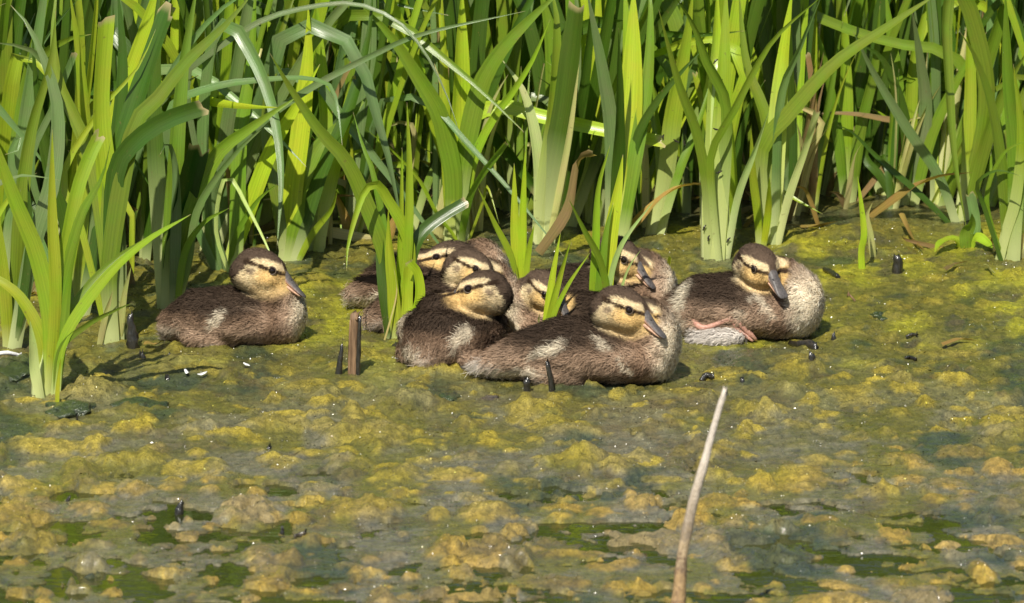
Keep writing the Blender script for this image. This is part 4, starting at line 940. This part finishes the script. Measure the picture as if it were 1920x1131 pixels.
def folded_leg(root, base, inv):
    Yp = base.y - 0.054
    P = [np.array(inv @ (Vector(at(px, py, Yp + dy)) - base)) for px, py, dy in ((1300, 600, .012), (1312, 613, .002), (1330, 613, -.002), (1352, 604, -.004), (1374, 599, -.004), (1392, 613, -.004), (1408, 628, -.002), (1418, 638, .002))]
    V, F, U = tube(P, [.0030, .0044, .0032, .0030, .0032, .0046, .0034, .0030, .0034, .0018], 10, 30, 0.8, rough=.08, seed=3)
    leg = link('leg', mesh_np('leg', V, F, U), M['leg'], root)
    P = [np.array(inv @ (Vector(at(px, py, Yp - .004)) - base)) for px, py in ((1372, 600), (1384, 618), (1398, 630), (1412, 640))]
    V, F, U = tube(P, [.0024, .0028, .0022, .0026, .0012], 8, 16, 0.8, rough=.08, seed=4); link('toe', mesh_np('toe', V, F, U), M['leg'], leg)
duckling('cream breasted duckling with dipped bill and a folded pink leg', (1396, 636), R(-5), (1410, 505), -0.046, R(-52), R(-22), 0.95, 0.88, 46000, 18,
         [S(-.074, -1, .066, .008, .022, -0.35, .95), S(-.074, -1, .030, .010, .014, 0.2, .55), S(.022, -1, .066, .018, .005, -0.6, .55), S(.034, -1, .050, .018, .005, -0.8, .5), S(.0, -1, .050, .010, .010, 0, .4)], pale=0.85, breast=(1.08, 1.15, 1.08), flank=0.020, legs=folded_leg, plump=0.9,
         lobe=((-.030, -.056, .008), (.036, .016, .0125)), zs=0.88)

# ------------------------------------------------------------------ stubs, sticks and bits standing in the algae
def stick(label, pts, rad, mat, name='dead_stub', cat='stub', rough=0.16, group=None, Y=None, sides=9, flat=0.9, seed=0, n=12, lie=False, dY=0.0):
    b = ground(*pts[0]); Y0 = (b[1] if Y is None else Y) + dY; kk = (Y0 - CAM[1]) / -CAM[1]
    P = [at(px, py, Y0) for px, py in pts]; P[0][2] = min(P[0][2], -0.008)
    if lie: P = [ground(px, py, 0.006) for px, py in pts]; P = [np.array([p[0], p[1], surf(p[0], p[1]) + 0.002]) for p in P]
    P = [np.asarray(p) for p in P]
    V, F, U = tube(P, [r / PXM * kk / 2 for r in rad], sides, n, flat, rough=rough, seed=seed)
    g = np.random.default_rng(seed); tc = V[-sides:].mean(0); V[-sides:] = tc + (V[-sides:] - tc) * 0.9 + g.normal(0, 1, (sides, 3)) * np.array([.0005, .0005, .0030])
    o = link(name, mesh_np(name, V - P[0], F, U), M[mat], origin=P[0]); tag(o, label, cat, group); return o

stick('snapped brown reed stump standing beside the crowded ducklings', [(662, 716), (663, 650), (665, 588)], [22, 20, 18], 'brownwood', 'reed_stump', 'stump', 0.08, seed=1, dY=0.0)
st_root = bpy.data.objects['reed_stump']; Ys = ground(662, 716)[1] - 0.004
for nm, pts, rr in (('split_strip', [(671, 716), (672, 660), (675, 592)], [8, 9, 5]), ('bark_strip', [(655, 714), (656, 660), (657, 600)], [6, 7, 3]), ('frayed_tip', [(668, 600), (672, 588), (676, 584)], [7, 4, 2])):
    V, F, U = tube([at(px, py, Ys) for px, py in pts], [r / PXM / 2 for r in rr], 7, 10, 0.8, rough=.2, seed=5)
    link(nm, mesh_np(nm, V - np.array(st_root.location), F, U), M['brownwood' if nm != 'split_strip' else 'blackwood'], st_root)
stick('thin black stub leaning against the snapped brown stump', [(634, 718), (636, 690), (641, 650)], [16, 13, 6], 'blackwood', seed=2)
stick('jagged black stub just right of the pale stalk behind the lone clump', [(252, 664), (247, 630), (243, 588)], [24, 22, 10], 'blackwood', seed=3, rough=0.3)
stick('small black stub at the foot of the jagged black one', [(271, 690), (268, 674), (264, 660)], [18, 15, 8], 'blackwood', seed=4, rough=0.3)
stick('low black nub under the tail of the tawny cheeked duckling', [(320, 684), (319, 672), (317, 662)], [15, 12, 5], 'blackwood', seed=5)
stick('short square grey stub in the algae left of the two white feather scraps', [(317, 726), (315, 718), (313, 709)], [11, 11, 11], 'blackwood', seed=6)
stick('black nub at the breast of the tawny cheeked duckling', [(546, 658), (543, 645), (540, 634)], [15, 13, 8], 'blackwood', seed=7)
stick('short ringed black stub in front of the full length duckling', [(987, 746), (988, 728), (988, 711)], [17, 14, 15], 'blackwood', seed=8, rough=0.2)
stick('slender black stick leaning towards the flank of the full length duckling', [(1037, 731), (1031, 706), (1026, 682)], [14, 10, 9], 'blackwood', seed=9, dY=-0.040)
stick('thin black spike rising from the dark algae lump', [(145, 804), (145, 790), (144, 777)], [6, 5, 4], 'blackwood', seed=10)
stick('tiny leaning black nub in the open algae before the lone clump', [(124, 946), (127, 940), (131, 931)], [12, 10, 5], 'blackwood', seed=11)
stick('thick black nub beside a water gap before the white feather scraps', [(334, 964), (337, 952), (342, 940)], [20, 16, 7], 'blackwood', seed=12)
stick('tiny black nub in yellow algae before the tawny cheeked duckling', [(502, 852), (503, 846), (506, 838)], [14, 12, 7], 'blackwood', seed=13)
stick('tiny forked black nub in the yellow algae below the brown stump', [(618, 831), (620, 826), (624, 820)], [15, 11, 6], 'blackwood', seed=14)
stick('very small black nub floating before the twisted round duckling', [(812, 832), (813, 827), (814, 822)], [8, 7, 4], 'blackwood', seed=15)
stick('small pointed dark leaf bit standing in yellow algae before the twisted round duckling', [(732, 786), (734, 776), (738, 765)], [18, 13, 3], 'litter', seed=16)
stick('tiny round black bit in the open algae next to a flat dark one', [(528, 1001), (529, 996), (530, 990)], [11, 10, 5], 'blackwood', seed=17)
stick('flat dark bit in the open algae next to a tiny round one', [(552, 1003), (562, 1000), (574, 1000)], [8, 12, 6], 'litter', seed=18, flat=0.5, lie=True)
stick('low black lump in front of the breast of the full length duckling', [(1314, 714), (1325, 711), (1338, 714)], [8, 13, 8], 'blackwood', seed=19, lie=True)
stick('black cone shaped nub behind the long pale stalk', [(1392, 731), (1392, 720), (1391, 707)], [19, 15, 6], 'blackwood', seed=20)
stick('short black peg standing at the end of the wet black twig', [(1520, 702), (1521, 684), (1523, 664)], [24, 15, 12], 'blackwood', seed=21)
stick('wet black twig lying on the algae near the folded pink leg', [(1482, 646), (1500, 654), (1515, 656), (1530, 662)], [12, 15, 18, 14], 'blackwood', 'twig', 'twig', 0.25, seed=22, lie=True)
stick('upright black nub between the wet twig and the cream breasted duckling', [(1564, 652), (1563, 640), (1563, 625)], [18, 13, 6], 'blackwood', seed=23)
stick('upright dark stump at the back near the yellowing shoots', [(1680, 526), (1682, 505), (1684, 482)], [22, 20, 19], 'blackwood', 'reed_stump', 'stump', seed=24)
stick('dark stick lying in algae behind the cream breasted duckling', [(1545, 512), (1558, 518), (1572, 526)], [9, 11, 10], 'blackwood', 'twig', 'twig', seed=25, lie=True)
stick('hair thin brown twig stuck slanting in the bright algae', [(1616, 578), (1604, 566), (1590, 550)], [4, 4, 3], 'brownwood', 'twig', 'twig', seed=26)
stick('small black flake in calm algae beside the floating tan leaf', [(1698, 678), (1706, 675), (1718, 679)], [6, 10, 6], 'blackwood', seed=27, lie=True)
stick('thin black sliver behind the small black flake', [(1698, 645), (1710, 645), (1720, 648)], [4, 7, 4], 'blackwood', seed=28, lie=True)
stick('crooked pale dry reed stalk rising alone from the open water in front', [(1266, 1210), (1271, 1140), (1275, 1095), (1279, 1043), (1290, 986), (1303, 929), (1320, 871), (1335, 814), (1347, 772), (1359, 733)], [30, 34, 27, 30, 24, 25, 21, 20, 22, 18, 19, 17, 18, 15, 13, 12, 12, 10], 'crooked', 'dry_reed_stalk', 'reed stalk', 0.05, seed=30, sides=14, n=44)
stick('white bleached stick lying beside the foot of the lone clump', [(-20, 682), (10, 681), (40, 677)], [7, 8, 5], 'feather', 'twig', 'twig', seed=31, lie=True)

def lump(label, c, semi_px, mat, seed, name, cat, depth=0.02, hgt=None):
    p = ground(*c); b = bmesh.new(); bmesh.ops.create_icosphere(b, subdivisions=4, radius=1)
    sx = semi_px[0] / PXM; sz = (semi_px[1] / PXM) if hgt is None else hgt
    for v in b.verts:
        q = v.co.copy(); n1 = float(vnoise(np.array([q.x * 2.2]), np.array([q.y * 2.2]), np.array([q.z * 2.2]), seed)[0]); n2 = float(vnoise(np.array([q.x * 6]), np.array([q.y * 6]), np.array([q.z * 6]), seed + 1)[0])
        v.co = Vector((q.x * sx, q.y * depth, q.z * sz)) * (1 + .35 * n1 + .14 * n2)
    me = bpy.data.meshes.new(name); b.to_mesh(me); b.free()
    o = link(name, me, M[mat], origin=(p[0], p[1], surf(p[0], p[1]) * .6)); tag(o, label, cat); return o
lump('dark wet algae lump at the foot of the lone reed clump', (132, 782), (40, 15), 'darkalga', 41, 'algae_lump', 'algae lump', 0.04)
lump('long dark green algae ridge right of the lone reed clump', (265, 775), (46, 14), 'darkalga', 42, 'algae_lump', 'algae lump', 0.03)
lump('dark green algae hump alone in the bright algae beyond the wet twig', (1652, 612), (22, 13), 'darkalga', 43, 'algae_lump', 'algae lump', 0.02)
lump('round dark algae lump before the twisted round duckling', (842, 755), (20, 9), 'darkalga', 44, 'algae_lump', 'algae lump', 0.025)
lump('black wet algae patch beside the foot of the lone clump', (30, 712), (50, 16), 'darkalga', 48, 'algae_lump', 'algae lump', 0.06)
lump('wet black lump with glints at the foot of the green leafy clump', (744, 662), (15, 10), 'blackwood', 45, 'wet_lump', 'lump', 0.015)
lump('torn grey leaf scrap shining wet in front of the full length duckling', (918, 756), (24, 8), 'litter', 46, 'leaf_scrap', 'leaf scrap', 0.02, 0.004)
lump('yellow green algae ball behind the crowded ducklings', (924, 452), (13, 13), 'algae_ball' if 'algae_ball' in M else 'darkalga', 47, 'algae_lump', 'algae lump', 0.012) if False else None

def feather(label, pts, w, seed):
    P = gl(pts, 0.005); V, F, U = leaf_mesh(P, w, face=(0, -0.3, 1), n=10, seed=seed, wrap=(0.2, 0.2), base=0.5)
    o = link('feather', mesh_np('feather', V - P[0], F, U), M['feather'], origin=P[0]); tag(o, label, 'feather'); return o
feather('larger white feather scrap in front of the tawny cheeked duckling', [(370, 724), (378, 723), (389, 720)], .005, 1)
feather('smaller white feather scrap left of the larger one', [(347, 718), (352, 720), (357, 722)], .0045, 2)
feather('white feather scrap nearest the breast of the tawny cheeked duckling', [(457, 704), (463, 705), (469, 707)], .004, 3)
feather('white glinting scrap beside the tail of the twisted round duckling', [(742, 691), (747, 693), (751, 694)], .006, 4)

# little flies on the thick whitish stalk
yM = ground(1343, 495)[1] - 0.020
FLY = None
for i, (px, py, a) in enumerate([(1341, 115, 2.2), (1343, 243, 0.2), (1334, 326, 0.6), (1349, 323, -0.5), (1320, 427, 1.9), (1328, 447, 1.6), (1348, 462, .7), (1365, 450, 2.0), (1283, 268, 1.2), (1243, 258, 1.5), (1268, 265, .4)]):
    root = empty('fly', at(px, py, yM if px > 1300 else yM + 0.06)); root.rotation_euler = (0, a, 0)
    tag(root, 'tiny dark fly clinging to a pale reed stalk', 'fly', 'flies on the reed stalks')
    if FLY is None:
        b = bmesh.new(); blob(b, (0, 0, 0), (.0028, .0012, .0013), sub=2); blob(b, (.0030, 0, 0), (.0011, .0011, .0011), sub=2)
        mb = bpy.data.meshes.new('body'); b.to_mesh(mb); b.free(); mb.materials.append(M['fly'])
        mw = mesh_np('wing', [(0.001, -.0012, 0.0004), (-.004, -.0014, .0020), (-.0046, -.0016, .0008), (-.003, -.0014, -.0002)], [(0, 1, 2, 3)]); mw.materials.append(M['fly'])
        FLY = (mb, mw)
    for nm, md in zip(('body', 'wing'), FLY):
        o = bpy.data.objects.new(nm, md); col.objects.link(o); o.parent = root
